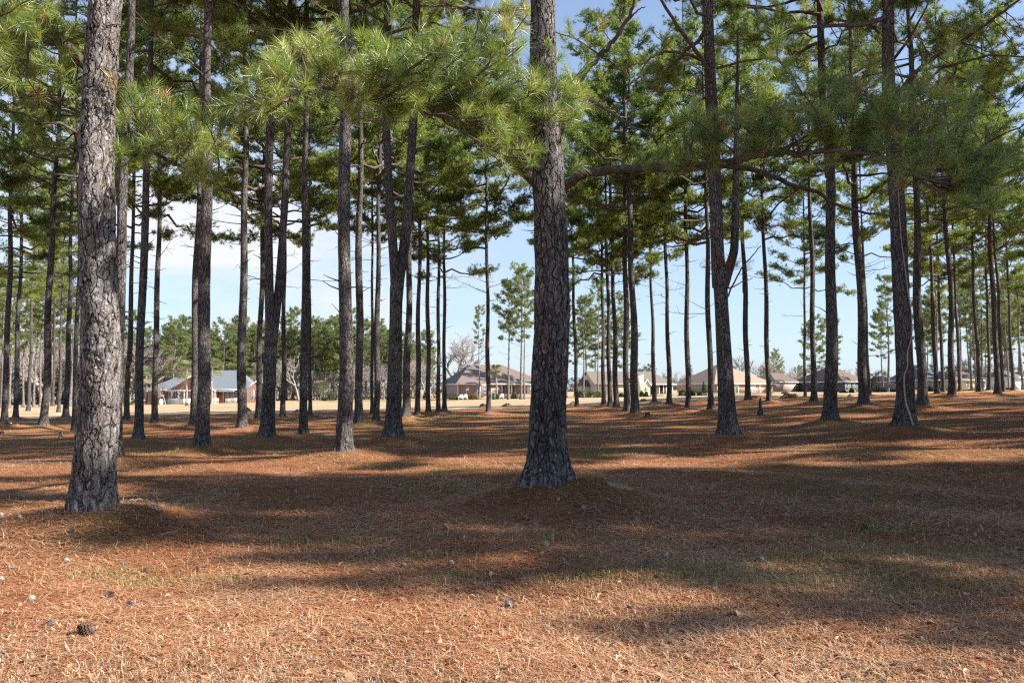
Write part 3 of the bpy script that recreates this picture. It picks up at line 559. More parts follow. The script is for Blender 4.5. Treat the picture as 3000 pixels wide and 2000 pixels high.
# centre pine: long limb arching right, shade painted into its darker needle tones
limb(TC, [(1640, 560, 14.2), (1700, 512, 13.6), (1790, 498, 13.0), (1900, 492, 12.4), (2010, 494, 11.9), (2110, 480, 11.4), (2200, 462, 11.0), (2250, 445, 10.8), (2330, 455, 10.5), (2440, 440, 10.2), (2560, 450, 10.0), (2700, 520, 9.8)], .085, .018,
     [(2130, 320, 130, 70, 11.2, .4, 30), (2300, 260, 150, 90, 10.8, .5, 40), (2480, 300, 170, 110, 10.4, .5, 52), (2650, 330, 150, 110, 10.1, .5, 46), (2780, 300, 120, 100, 9.9, .5, 34), (2420, 400, 160, 50, 10.4, .4, 26),
      (1960, 430, 100, 60, 12, .4, 18), (2080, 400, 80, 60, 11.6, .4, 16), (2800, 470, 130, 70, 9.8, .4, 24), (2900, 530, 100, 60, 9.8, .4, 16), (2930, 420, 80, 90, 9.9, .4, 14), (2620, 450, 130, 50, 10, .4, 18), (2210, 400, 80, 60, 11, .3, 16)], 52, dark=.10,
     extra=[([(2110, 484, 11.5), (2220, 500, 11.7), (2330, 545, 11.9), (2400, 565, 12.1), (2450, 600, 12.2), (2540, 625, 12.5), (2620, 632, 12.8), (2700, 650, 13)], .045, .012),
            ([(2248, 440, 10.8), (2215, 400, 10.9), (2180, 375, 11)], .03, .012)])
# centre pine: rising bare limb and the one dropping right behind it
limb(TC, [(1615, 470, 14.2), (1660, 330, 13.8), (1720, 200, 13.4), (1800, 120, 13.1), (1845, 50, 12.9), (1880, -60, 12.6)], .055, .024, [(1640, 90, 60, 70, 13, .3, 8)], 53,
     extra=[([(1820, 80, 13.1), (1870, 30, 12.8), (1890, 20, 12.6)], .02, .006), ([(1690, 270, 13.7), (1790, 330, 13.2), (1850, 370, 12.9), (1920, 400, 12.6)], .03, .012), ([(1800, 335, 13.2), (1850, 290, 13), (1860, 250, 12.9)], .014, .006)])
limb(TC, [(1620, 100, 14.2), (1500, 40, 13.6), (1380, 20, 13), (1240, 15, 12.6)], .05, .015, [(1480, 30, 120, 50, 13.2, .5, 20), (1330, 10, 120, 40, 12.8, .5, 16), (1560, 230, 60, 60, 13.6, .4, 10), (1680, 560, 1, 1, 14.2, .1, 1)], 54)
# left pine limbs
limb(TL, [(275, 205, 10.6), (240, 180, 10.3), (195, 135, 10.0), (150, 120, 9.7), (60, 95, 9.4), (-60, 60, 9.2)], .075, .025,
     [(170, 120, 60, 40, 9.9, .3, 10), (60, 120, 90, 60, 9.5, .4, 20), (80, 30, 90, 50, 9.4, .4, 18), (-30, 160, 60, 80, 9.2, .4, 14), (130, 210, 80, 50, 9.7, .3, 10)], 55)
limb(TL, [(330, 395, 10.5), (420, 432, 10.3), (500, 475, 10.2), (580, 520, 10.1), (640, 545, 10.0), (700, 580, 10.0)], .035, .010,
     [(380, 325, 80, 60, 10.2, .3, 16), (470, 330, 90, 60, 10.2, .3, 18), (420, 410, 120, 50, 10.1, .3, 24), (560, 400, 90, 50, 10.1, .3, 16), (330, 400, 50, 50, 10.1, .3, 8), (610, 450, 50, 50, 10, .3, 8), (430, 470, 120, 20, 10.1, .3, 6), (600, 500, 30, 20, 10, .2, 3)], 56, dark=.08)
# vine pine: limbs fanning to the right, forked pine: arching limbs
limb(TV, [(2610, 300, 26.5), (2700, 190, 26), (2820, 120, 25.5), (2960, 20, 25), (3040, -40, 25)], .08, .03, [(2740, 130, 80, 70, 25.8, .6, 24), (2850, 70, 90, 60, 25.4, .6, 26), (2900, 190, 100, 60, 25, .6, 26), (2960, 110, 70, 80, 25, .6, 22), (2800, 260, 90, 50, 25.6, .6, 18), (2520, 30, 70, 50, 26, .6, 16), (2690, 40, 70, 50, 25.8, .6, 14), (2960, 290, 70, 60, 24.5, .6, 16)], 57, K=60, w=.008,
     extra=[([(2600, 200, 26.5), (2660, 120, 26), (2720, 10, 25.5)], .06, .03), ([(2600, 330, 26.5), (2760, 200, 26), (2900, 160, 25), (3050, 170, 24)], .06, .02), ([(2590, 110, 26.5), (2540, 60, 26), (2500, -20, 26)], .06, .03)])
f3 = [o for o in COL.objects if o.name.startswith('forked_pine_tree')][-1]; Y3 = f3.location[1]
limb(f3, [(2085, 190, Y3), (2020, 160, Y3-.6), (1960, 148, Y3-1), (1900, 170, Y3-1.4), (1870, 230, Y3-1.6)], .055, .02, [(1890, 190, 60, 50, Y3-1.5, .3, 12), (1960, 130, 80, 50, Y3-1, .4, 12)], 58, K=50, w=.008,
     extra=[([(2090, 230, Y3), (2040, 150, Y3-.8), (1980, 70, Y3-1.4), (1930, -10, Y3-2)], .07, .035), ([(2100, 200, Y3), (2180, 180, Y3-.5), (2260, 170, Y3-1), (2340, 200, Y3-1.4)], .04, .015)])
limb(f3, [(2120, 900, Y3-.1), (2160, 800, Y3-.5), (2230, 720, Y3-1)], .03, .012, [], 59, extra=[([(2135, 845, Y3), (2175, 825, Y3-.4), (2205, 815, Y3-.6)], .02, .008)])
# clump of dead straw caught in the fork
rng = np.random.default_rng(5); m = MB(); c = W(2130, 772, Y3-.15)-np.array(f3.location)
tufts(m, c+rng.normal(0, 1, (60, 3))*[.33, .12, .10], rng.normal(0, 1, (60, 3))*[1, .4, .3]+[0, 0, -.4], 16, .2, .006, rng, tone=np.full(60, .06)); m.build('caught_straw', M['straw'], f3)
# vine
m = MB(); vp = [(2634, 720), (2648, 830), (2656, 900), (2668, 980), (2640, 1060), (2656, 1085), (2630, 1150), (2640, 1200), (2650, 1160), (2660, 1240)]
vp = [(2640, 560), (2646, 700), (2664, 860), (2676, 930), (2672, 985), (2655, 1030), (2657, 1075), (2648, 1095), (2649, 1140), (2653, 1185), (2662, 1215), (2667, 1245)]
YV = float(BIG['vine']['p'][1]); rv = BIG['vine']['r']
E = np.array([W(a, b, YV-rv*1.02) for a, b in vp]); t2 = np.linspace(0, 1, len(E)); u2 = np.linspace(0, 1, 70)
E = np.stack([np.interp(u2, t2, E[:, k]) for k in range(3)], -1)
for _ in range(3): E[1:-1] = .25*E[:-2]+.5*E[1:-1]+.25*E[2:]
for j in range(len(E)):           # lie on the bark
    z = E[j, 2]-BIG['vine']['p'][2]; cx_, cy_ = np.interp(z, ZV, PV[:, 0]), np.interp(z, ZV, PV[:, 1]); rr = np.interp(z, ZV, RV)*1.06+.012
    dx = np.clip(E[j, 0]-cx_, -rr*.9, rr*.9); E[j, 0] = cx_+dx; E[j, 1] = cy_-math.sqrt(max(1e-4, rr*rr-dx*dx))
m.tube(E-np.array(TV.location), np.linspace(.012, .03, len(E)), 8); M['vine'] = mat('vine', (.34, .29, .25), .9, .25, 12)
o = m.build('climbing_vine', M['vine'], None, TV.location, True); tag(o, 'pale woody vine winding up the thick dark pine on the right', 'vine')

# ------------------------------------------------------------------ unseen neighbours to the right and behind that throw the shade
OFF = [(19.0, 4.6, .56), (24.0, 3.4, .69), (25.5, 6.1, .72), (27.5, 4.1, .75), (31, 6.2, .82), (31.5, 4.1, .84), (37, 5.2, .92), (43, 4.7, 1), (48, 5.8, 1), (23.5, 8.7, .80, .5), (28.5, 7.7, .93, .6), (21.5, 7.0, .62, .7), (24.5, 7.7, .70, .7), (29.5, 5.4, .80, .84), (34.5, 6.6, .88, .84), (40.5, 6.2, .96, .84), (20, 8.2, .60, .6), (35, 3.8, .9, .8), (20.5, 15.6, .92), (22, 19.5, .95), (27, 17.6, .95), (33, 15.8, 1), (40, 16.8, 1), (47, 13.5, 1), (24, 22, 1), (31, 20.5, 1.05), (38, 23, 1), (45, 20, 1), (53, 17, 1),
       (29, 28, 1), (36, 31, 1), (43, 27.5, 1), (50, 31, 1), (34, 38, 1), (42, 36, 1), (49, 41, 1), (56, 37, 1), (58, 26, 1), (46, 50, 1), (54, 48, 1), (61, 52, 1), (52, 60, 1), (62, 64, 1)]
proto = None
for i, (x, y, fs, *xs_) in enumerate(OFF):
    rng = np.random.default_rng(3000+i); p = np.array([x, y, onG(x, y)])
    if i < 3:
        tree = thing('pine_tree', 'dark pine outside the right picture edge', 'pine tree', tuple(p), group='pines beyond the right edge of the view')
        o, P, zs, R = make_trunk('trunk', tree, p, .23, [], 28, 18, .4, M['bark'], rng)
        add_crown(tree, NEAR[i % 4], P, zs, 12.2, rng.uniform(0, 6.28), 1.05)
        proto = (proto or [])+[tree]; tree.scale = (xs_[0], xs_[0], fs) if xs_ else (.84, .84, fs) if i < 9 else (1.1, 1.1, fs)
    else:
        s = proto[i % 3]; tree = s.copy(); COL.objects.link(tree); tree.location = tuple(p); tree.rotation_euler = (0, 0, rng.uniform(0, 6.28)); tree.scale = (xs_[0], xs_[0], fs) if xs_ else (.84, .84, fs) if i < 9 else (1.1, 1.1, fs)
        for ch in s.children:
            c = ch.copy(); COL.objects.link(c); c.parent = tree

# ------------------------------------------------------------------ distant trees
def far_pine_variant(seed, H, zb, rmax, nl, K, w, r=.2, dens=1.15):
    rng = np.random.default_rng(seed); zs = np.linspace(-.3, H, 14)
    P = np.stack([.15*np.sin(zs*.3+seed), .1*np.sin(zs*.25), zs], -1); m = MB(); m.tube(P, rad(r, zs, H, .3), 8)
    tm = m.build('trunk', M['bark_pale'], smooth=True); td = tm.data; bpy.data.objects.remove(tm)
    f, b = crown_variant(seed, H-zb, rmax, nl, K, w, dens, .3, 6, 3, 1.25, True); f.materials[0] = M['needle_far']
    return td, f, b, zb, P
FAR = [far_pine_variant(400+i, 22-i % 3*1.5, [8, 10, 6.5, 12, 9][i], [3.6, 2.8, 4.2, 2.4, 3.8][i], [36, 30, 40, 24, 34][i], 15, .05) for i in range(5)]
def far_pine(px, Y, vi, sc=1.0, label=None, group=None, base_py=None, name='pine_tree', thin=1.0):
    td, f, b, zb, P = FAR[vi]; x = W(px, 1100, Y)[0]; z = onG(x, Y); rng = random.Random(int(px*7+Y))
    tree = thing(name, label or 'green pine in the wood beyond the fairway', 'pine tree', (x, Y, z-.05), rng.uniform(0, 6.28), group or 'pines of the wood beyond the fairway')
    tree.scale = (sc*thin, sc*thin, sc)
    link('trunk', td, tree); c = np.array([np.interp(zb, P[:, 2], P[:, k]) for k in range(3)])
    link('crown', f, tree, c); link('branches', b, tree, c)
    return tree
# ones the photo shows apart
for px, Y, vi, sc, lb in [(1403, 148, 3, .80, 'very thin pale pine trunk before the left part of the brown roof'), (1491, 140, 1, 1.02, 'thin pale pine before the right part of the brown roof'),
    (1528, 138, 4, 1.12, 'tall pale pine against the great centre trunk, left one of two'), (1537, 136, 3, .95, 'thin pale pine touching a taller pale one beside the great centre trunk'),
    (1661, 152, 3, 1.0, 'thin pale pine just right of the great centre trunk'), (1709, 150, 1, .92, 'pale slender pine left of the cream house'), (1753, 148, 3, .98, 'pale slender pine before the left end of the cream house'),
    (1716, 172, 0, 1.0, 'bushy green pine behind the left end of the cream house'), (1745, 175, 2, .95, 'broad green pine right behind the gable of the cream house'), (1683, 178, 4, .8, 'green pine left behind the cream house'),
    (1800, 170, 0, 1.0, 'bushy green pine behind the middle of the cream house'), (1828, 165, 2, .9, 'green pine behind the chimney of the cream house'),
    (510, 170, 2, .92, 'tall rounded pine above the left palmetto'), (575, 175, 0, .82, 'dark rounded pine behind the ridge of the blue grey roof'), (655, 172, 2, .90, 'big rounded green pine above the blue grey roof'), (700, 180, 0, .88, 'green pine behind the right end of the blue grey roof'),
    (2275, 230, 2, .62, 'small round topped pine right of the tan roofed house'), (2385, 175, 2, .85, 'bushy pine behind the slim dark trunks left of the dark roof'), (2440, 180, 0, .78, 'round pine behind the thick straight grey trunk'),
    (2603, 130, 1, .95, 'slender pine with drooping tiers left of the trunk with the vine'), (2585, 150, 4, .72, 'lower green pine behind the slender tiered pine'),
    (2856, 120, 3, .9, 'thin pale pine in the gap of the right hand group'), (2952, 115, 3, .85, 'thin pale pine between the two last dark trunks on the right'), (2993, 105, 1, .9, 'thin grey pine cut by the right picture edge')]:
    far_pine(px, Y, vi, sc, lb, 'slender and bushy pines around the houses', thin=.75 if vi == 3 else 1)
rng = np.random.default_rng(77)
GL = 'green pines of the wood left behind the houses'; GR = 'green pines of the wood right behind the houses'
for i in range(180):
    px = rng.uniform(-150, 1270); Y = rng.uniform(185, 262)
    if px < 480 and rng.uniform() < .6: continue
    sc = rng.uniform(.74, 1.18)*(.93 if px < 1130 else .72); far_pine(px, Y, int(rng.choice([0, 2, 4, 0, 2])), sc, 'green pine in the dense wood behind the left house', GL)
for i in range(46):
    px = rng.uniform(2690, 3250); Y = rng.uniform(112, 210); far_pine(px, Y, int(rng.choice([0, 1, 4, 3])), rng.uniform(.72, .98), 'green pine in the wood behind the right hand group', GR)
for i in range(16):
    px = rng.uniform(1840, 2700); Y = rng.uniform(330, 420); far_pine(px, Y, int(rng.choice([0, 2])), rng.uniform(.45, .62), 'small faraway pine on the skyline behind the houses', 'skyline pines behind the houses')
for i in range(8):      # left edge, still inside the grove
    far_pine(-40+i*34+rng.uniform(-14, 14), rng.uniform(96, 130), int(rng.choice([1, 3, 4])), rng.uniform(.85, 1.0), 'pale slender pine at the left end of the grove', 'slender pines at the left end')

# bare winter trees
def bare_variant(seed, H, spread, lev=5):
    rng = np.random.default_rng(seed); m = MB()
    def grow(p, d, l, r, n):
        k = 4; q = [p]; dd = d
        for _ in range(k): dd = nrm(dd+rng.normal(0, .13, 3)+[0, 0, .05]); q.append(q[-1]+dd*l/k)
        m.tube(np.array(q), np.linspace(r, r*.62, k+1), 5 if n > 3 else 3, cap=False)
        if n == 0: return
        for _ in range(3 if n < 4 else 4):
            s = rng.uniform(.35, 1); j = min(k, int(s*k)+1); nd = nrm(dd+nrm(rng.normal(0, 1, 3))*spread); nd[2] = abs(nd[2])*.8+.08
            grow(q[j], nrm(nd), l*rng.uniform(.6, .85), r*.62, n-1)
    grow(np.array([0, 0, -.2]), np.array([0, 0, 1.]), H*.27, H*.021, lev)
    o = m.build('bare_tree', M['twig_grey']); d = o.data; bpy.data.objects.remove(o); return d
BARE = [bare_variant(500+i, 14, [.9, .75, 1.0, .6][i]) for i in range(4)]
def bare(px, Y, vi, sc, label, group):
    x = W(px, 1100, Y)[0]; o = link('bare_tree', BARE[vi], None, (x, Y, onG(x, Y))); o.scale = (sc,)*3; o.rotation_euler = (0, 0, px*.37)
    return tag(o, label, 'tree', group)
for px, Y, vi, sc, lb in [(1335, 185, 0, 1.6, 'wide leafless grey tree behind the left slope of the brown roof'), (1375, 200, 2, 1.0, 'smaller leafless tree behind the brown roof'), (1991, 168, 1, .62, 'leafless tree with a thin crooked trunk left of the tan roofed house'),
    (2040, 210, 2, .7, 'pale leafless tree behind the left slope of the tan roof'), (2170, 205, 3, 1.0, 'leafless tree right above the ridge of the tan roof'), (2235, 200, 0, .95, 'spreading leafless tree behind the tan roof'),
    (2330, 230, 1, .9, 'grey leafless tree left of the thin dark pine'), (2300, 215, 2, .6, 'low grey leafless tree right of the tan roofed house'), (2618, 148, 2, .42, 'pale many branched leafless tree beside the dark roofed house'),
    (2500, 210, 1, .75, 'leafless tree behind the dark roof'), (487, 146, 3, .42, 'small leafless tree with pale stems before the brick house'), (2420, 235, 3, .6, 'low leafless tree behind the dark roofed house'), (1590, 230, 1, .6, 'faint leafless tree at the right end of the brown roof'), (1110, 175, 0, .6, 'dark limbed leafless tree left of the middle forked pine')]:
    bare(px, Y, vi, sc, lb, 'leafless trees around the houses')
for i in range(120):
    px = rng.uniform(-150, 500) if i < 95 else rng.uniform(470, 1270); Y = rng.uniform(165, 240)
    bare(px, Y, int(rng.integers(0, 4)), rng.uniform(1.2, 1.7)*(1 if px < 470 else .6), 'grey leafless tree in the winter wood on the left', 'leafless trees of the left wood')
for i in range(14): bare(rng.uniform(2700, 3100), rng.uniform(150, 215), int(rng.integers(0, 4)), rng.uniform(.5, .8), 'grey leafless tree in the wood on the right', 'leafless trees of the right wood')
# understory brush at the wood's foot, and the far wood on the skyline (one mass)
m = MB(); rng = np.random.default_rng(9)
n = 2200; px = np.where(rng.uniform(size=n) < .72, rng.uniform(-200, 1290, n), rng.uniform(2720, 3200, n)); pos = []; 
for a in px:
    Y = rng.uniform(185, 215) if a < 1290 else rng.uniform(160, 190); q = W(a, 1100, Y); z = onG(q[0], Y); pos.append((q[0], Y, z+rng.uniform(0, 1)**1.5*5.5))
tufts(m, pos, rng.normal(0, 1, (n, 3))+[0, 0, 1], 26, 1.0, .09, rng, spread=1.0, back=.5); M['brush'] = leaf_mat('brush', [(0, (.10, .07, .05)), (.5, (.19, .15, .11)), (1, (.12, .15, .06))], .2, .02)
tag(m.build('underbrush', M['brush']), 'grey brown underbrush at the foot of the wood', 'brush', kind='stuff')
m = MB(); n = 2600; pos = []
for k in range(n):
    a = rng.uniform(-400, 3400); Y = rng.uniform(520, 600); q = W(a, 1100, Y); h = 9+4*math.sin(a*.011)+3*math.sin(a*.037+1)+2*math.sin(a*.11); pos.append((q[0], Y, onG(q[0], Y)+rng.uniform(0, 1)*h))
tufts(m, pos, rng.normal(0, 1, (n, 3))+[0, 0, .6], 20, 3.4, .5, rng, spread=1.1, back=1.5)
M['farwood'] = leaf_mat('farwood', [(0, (.10, .12, .10)), (.5, (.16, .17, .14)), (1, (.24, .22, .20))], .2, 0)
tag(m.build('far_wood', M['farwood']), 'faraway grey green wood along the skyline', 'wood', kind='stuff')

# ------------------------------------------------------------------ shrubs and palmettos
def shrub(px, py, wpx, hpx, Y, label, mt='shrub', seed=1, pointy=0, name='shrub'):
    rng = np.random.default_rng(seed); s = Y/FPX; rx = wpx*s/2; h = hpx*s; p = W(px, py, Y); z = onG(p[0], Y); m = MB(); n = 260
    d = nrm(rng.normal(size=(n, 3))); d[:, 2] = np.abs(d[:, 2])*1.0; rr = rng.uniform(.6, 1, (n, 1)); q = d*rr*[rx, rx*.8, h]
    if pointy: q[:, :2] *= (1-q[:, 2:3]/h*.75)
    tufts(m, q, d+[0, 0, .2], 14, .16*max(1, rx/1.0), .07, rng, spread=1.0, back=.1)
    st = MB(); st.tube([(0, 0, -.1), (0.02, 0, h*.7)], [.06, .03], 6)
    root = thing(name, label, 'shrub', (p[0], Y, z)); m.build('foliage', M[mt], root); st.build('stem', M['limb'], root); return root
SH = [(1329, 1157, 20, 14, 148, 'round dark green shrub at the left corner of the brown roofed house'), (1330, 1168, 32, 10, 146, 'low wide yellow green shrub before the brown roofed house', 'shrub_yellow'),
 (1386, 1168, 30, 16, 146, 'yellow green rounded shrub below the bay window', 'shrub_yellow'), (1453, 1158, 20, 17, 147, 'green shrub under the palmetto', 'shrub_yellow'), (1506, 1163, 20, 21, 147, 'dark green ball shaped shrub on the brick porch'),
 (1742, 1160, 52, 20, 146, 'wide yellow green hedge shrub before the cream house', 'shrub_yellow'), (1701, 1160, 22, 24, 148, 'dark green shrub left of the cream house'), (1820, 1158, 18, 12, 147, 'low dark shrub at the wall of the cream house'), (1880, 1155, 16, 18, 147, 'dark shrub left of the cream house porch'), (1893, 1155, 14, 16, 147, 'second dark shrub beside the cream house porch'),
 (1998, 1153, 24, 20, 148, 'green shrub at the right end of the cream house'), (2030, 1153, 16, 19, 148, 'green shrub left of the tan roofed house'), (2048, 1151, 14, 14, 147, 'small dark shrub at the wall of the tan roofed house'),
 (2300, 1147, 26, 8, 146, 'low green shrub right of the tan roofed house'), (2471, 1146, 28, 10, 146, 'low dark shrub before the dark roofed house'), (2495, 1146, 16, 16, 146, 'grey green shrub before the dark roofed house'),
 (1248, 1168, 20, 32, 160, 'black green shrub left behind the brown roofed house'), (965, 1175, 45, 26, 165, 'dark rounded shrub at the foot of the left wood'), (2955, 1142, 30, 16, 110, 'dark green shrub between the last trunks on the right'), (2722, 1142, 26, 26, 120, 'dark green shrub between the vine pine and the right group')]
for i, s in enumerate(SH): shrub(s[0], s[1], s[2], s[3], s[4], s[5], s[6] if len(s) > 6 else 'shrub', 600+i)
shrub(2062, 1150, 22, 46, 147, 'tall pointed evergreen at the dark end of the tan roofed house', 'shrub', 650, 1, 'evergreen_shrub')
shrub(2562, 1146, 44, 54, 146, 'small leafy green tree before the dark roofed house', 'shrub', 651, 0, 'leafy_tree')
shrub(362, 1186, 66, 150, 120, 'big glossy dark evergreen behind the slim trunks right of the big grey trunk', 'shrub', 652, 0, 'magnolia_tree')
m = MB()
def hedge(px0, px1, py, hpx, Y, label):
    rng = np.random.default_rng(int(px0)); a = W(px0, py, Y); b = W(px1, py, Y); n = 420; h = hpx*Y/FPX; q = np.stack([rng.uniform(0, b[0]-a[0], n), rng.uniform(-.5, .5, n), rng.uniform(0, h, n)], -1)
    m = MB(); tufts(m, q, rng.normal(size=(n, 3))+[0, -.5, .5], 12, .2, .08, rng, spread=1, back=.1); o = m.build('hedge', M['shrub'], None, (a[0], Y, onG(a[0], Y))); tag(o, label, 'hedge')
hedge(2565, 2650, 1146, 9, 147, 'long clipped green hedge right of the dark roofed house')
def palmetto(px, base_py, top_py, rpx, Y, label, seed):
    rng = np.random.default_rng(seed); x = W(px, base_py, Y)[0]; z0 = onG(x, Y); zt = W(px, top_py, Y)[2]-z0; R = rpx*Y/FPX; root = thing('palmetto_tree', label, 'palm tree', (x, Y, z0), group='palmettos in front of the houses')
    m = MB(); zs = np.linspace(-.1, zt, 10); m.tube(np.stack([.08*np.sin(zs), 0*zs, zs], -1), np.linspace(.2, .15, 10), 10); m.build('trunk', M['twig_grey'], root)
    f = MB(); c = np.array([0, 0, zt])
    for i in range(44):
        az = rng.uniform(0, 6.28); el = rng.uniform(-.9, 1.3); d = np.array([math.cos(az)*math.cos(el), math.sin(az)*math.cos(el), math.sin(el)]); hub = c+d*R*.45
        side = nrm(np.cross(d, [0, 0, 1.])); up = np.cross(side, d); f.tube([c, hub], [.02, .012], 3, cap=False, a=.6)
        for s in np.linspace(-1.1, 1.1, 13):
            dd = nrm(d*math.cos(s)+side*math.sin(s)); e = hub+dd*R*.42; e2 = hub+dd*R*.62+np.array([0, 0, -R*.16]); wv = np.cross(dd, up)*.045
            f.add([hub, e+wv, e-wv, e2], None, [(0, 1, 2), (1, 3, 2)], rng.uniform(.2, 1) if el > -.4 else .95)
    f.build('fronds', M['palm'], root)
palmetto(545, 1184, 1083, 38, 147, 'palmetto standing before the brick gable of the left house', 1)
palmetto(619, 1184, 1078, 38, 148, 'palmetto just right of the very dark trunk at the left house', 2)
palmetto(428, 1184, 1098, 36, 156, 'palmetto behind the dark end of the left house', 3)
palmetto(752, 1184, 1090, 34, 166, 'palmetto behind the right brick gable of the left house', 4)
palmetto(1454, 1167, 1083, 21, 148, 'palmetto before the middle of the brown roofed house', 5)
palmetto(938, 1178, 1133, 24, 172, 'small palmetto at the edge of the left wood', 6)

# ------------------------------------------------------------------ houses
def brick(name, a, b):
    m = bpy.data.materials.new(name); m.use_nodes = True; t = m.node_tree; s = t.nodes['Principled BSDF']; s.inputs['Roughness'].default_value = .9
    c = N(t, 'ShaderNodeTexCoord'); mp = N(t, 'ShaderNodeMapping'); mp.inputs['Rotation'].default_value = (math.pi/2, 0, 0); L(t, c.outputs['Object'], mp.inputs['Vector'])
    k = N(t, 'ShaderNodeTexBrick', i_Scale=1.0); k.inputs['Color1'].default_value = (*a, 1); k.inputs['Color2'].default_value = (*b, 1); k.inputs['Mortar'].default_value = (.45, .38, .34, 1)
    k.inputs['Brick Width'].default_value = .24; k.inputs['Row Height'].default_value = .085; k.inputs['Mortar Size'].default_value = .008
    L(t, mp.outputs[0], k.inputs['Vector']); L(t, k.outputs['Color'], s.inputs['Base Color']); return m
M['brick'] = brick('brick', (.34, .165, .125), (.27, .125, .095)); M['brick_tan'] = brick('brick_tan', (.40, .25, .17), (.33, .2, .14))
M['roof_grey'] = mat('roof_grey', (.16, .18, .20), .85, .18, 6, .5, 12); M['roof_brown'] = mat('roof_brown', (.20, .155, .13), .85, .18, 6, .5, 12)
M['roof_tan'] = mat('roof_tan', (.34, .25, .185), .85, .15, 6, .5, 12); M['roof_taupe'] = mat('roof_taupe', (.20, .165, .14), .85, .15, 6, .5, 12); M['roof_dark'] = mat('roof_dark', (.17, .12, .10), .85, .25, 4, .5, 12)
M['white'] = mat('white', (.80, .80, .78), .5, .04, 3); M['cream'] = mat('cream', (.62, .57, .43), .7, .06, 2); M['cream_lit'] = mat('cream_paint', (.64, .59, .43), .7, .05, 2)  # cream_lit: lit copy of the cream wall, sunlight mixed into its colour
M['glass'] = mat('glass', (.035, .05, .06), .12, .3, 2, spec=.6); M['dark'] = mat('dark', (.03, .03, .035), .7, .3, 2); M['blue'] = mat('blue_stripe', (.12, .22, .36), .7, .2, 3); M['blinds'] = mat('blinds', (.62, .62, .60), .5, .1, 20)
def win(h, x0, x1, z0, z1, y=-.02, nx=2, nz=3, glass='glass'):
    f = MB(); t = .07
    f.box(x0-t, x1+t, y-.05, y+.03, z0-t, z0); f.box(x0-t, x1+t, y-.05, y+.03, z1, z1+t); f.box(x0-t, x0, y-.05, y+.03, z0, z1); f.box(x1, x1+t, y-.05, y+.03, z0, z1)
    for i in range(1, nx): a = x0+(x1-x0)*i/nx; f.box(a-.022, a+.022, y-.035, y+.01, z0, z1)
    for i in range(1, nz): a = z0+(z1-z0)*i/nz; f.box(x0, x1, y-.03, y+.012, a-.02, a+.02)
    fr = f.build('window', M['white'], h); g = MB(); g.box(x0, x1, y-.012, y+.005, z0, z1); g.build('pane', M[glass], fr)
def hip(h, x0, x1, y0, y1, ze, zr, rx0, rx1, mt, ov=.45, ry=None, name='roof', trim=True):
    ry = (y0+y1)/2 if ry is None else ry; a, b, c, d = (x0-ov, y0-ov, ze), (x1+ov, y0-ov, ze), (x1+ov, y1+ov, ze), (x0-ov, y1+ov, ze); r0, r1 = (rx0, ry, zr), (rx1, ry, zr)
    m = MB(); m.poly([a, b, r1, r0]); m.poly([c, d, r0, r1]); m.poly([b, c, r1]); m.poly([d, a, r0])
    o = m.build(name, M[mt], h)
    if trim:
        m = MB(); t = .16; m.box(x0-ov, x1+ov, y0-ov-.03, y0-ov+.01, ze-t, ze+.02); m.box(x0-ov-.03, x0-ov+.01, y0-ov, y1+ov, ze-t, ze+.02); m.box(x1+ov-.01, x1+ov+.03, y0-ov, y1+ov, ze-t, ze+.02)
        m.box(x0-ov, x1+ov, y0-ov, y1+ov, ze-t+.01, ze-t+.05); m.build('fascia', M['white'], o)
def gable(h, x0, x1, y0, y1, zb, ze, zr, wall, roof, ov=.35, xr=None, rake=True):
    """gable facing the camera"""
    xr = (x0+x1)/2 if xr is None else xr; m = MB(); m.poly([(x0, y0, zb), (x1, y0, zb), (x1, y0, ze), (xr, y0, zr-.1), (x0, y0, ze)]); m.poly([(x1, y0, zb), (x1, y1, zb), (x1, y1, ze), (x1, y0, ze)]); m.poly([(x0, y1, zb), (x0, y0, zb), (x0, y0, ze), (x0, y1, ze)])
    m.build('wall', M[wall], h); k0 = (zr-ze)/(xr-x0); k1 = (zr-ze)/(x1-xr)
    m = MB(); m.poly([(x0-ov, y0-ov, ze-k0*ov), (xr, y0-ov, zr), (xr, y1, zr), (x0-ov, y1, ze-k0*ov)]); m.poly([(xr, y0-ov, zr), (x1+ov, y0-ov, ze-k1*ov), (x1+ov, y1, ze-k1*ov), (xr, y1, zr)]); o = m.build('roof', M[roof], h)
    if rake:
        m = MB()
        for (xa, za, xb, zb_) in ((x0-ov, ze-k0*ov, xr, zr), (xr, zr, x1+ov, ze-k1*ov)):
            y = y0-ov-.02; m.add([(xa, y, za-.22), (xb, y, zb_-.22), (xb, y, zb_+.03), (xa, y, za+.03), (xa, y+.08, za-.22), (xb, y+.08, zb_-.22), (xb, y+.08, zb_+.03), (xa, y+.08, za+.03)], [(0, 1, 2, 3), (4, 7, 6, 5), (0, 4, 5, 1), (3, 2, 6, 7), (0, 3, 7, 4), (1, 5, 6, 2)])
        m.build('rake_board', M['white'], o)
def house(name, px, py, Y, phi, label):
    p = W(px, py, Y); return thing(name, label, 'house', (p[0], p[1], onG(p[0], p[1])-.05), math.radians(phi)), Y/FPX
# ground contact of every house from its photo pixel
def at_px(o, py):      # lift so the foot shows at the photo's row
    p = W(1500, py, o.location[1]); o.location[2] = p[2]
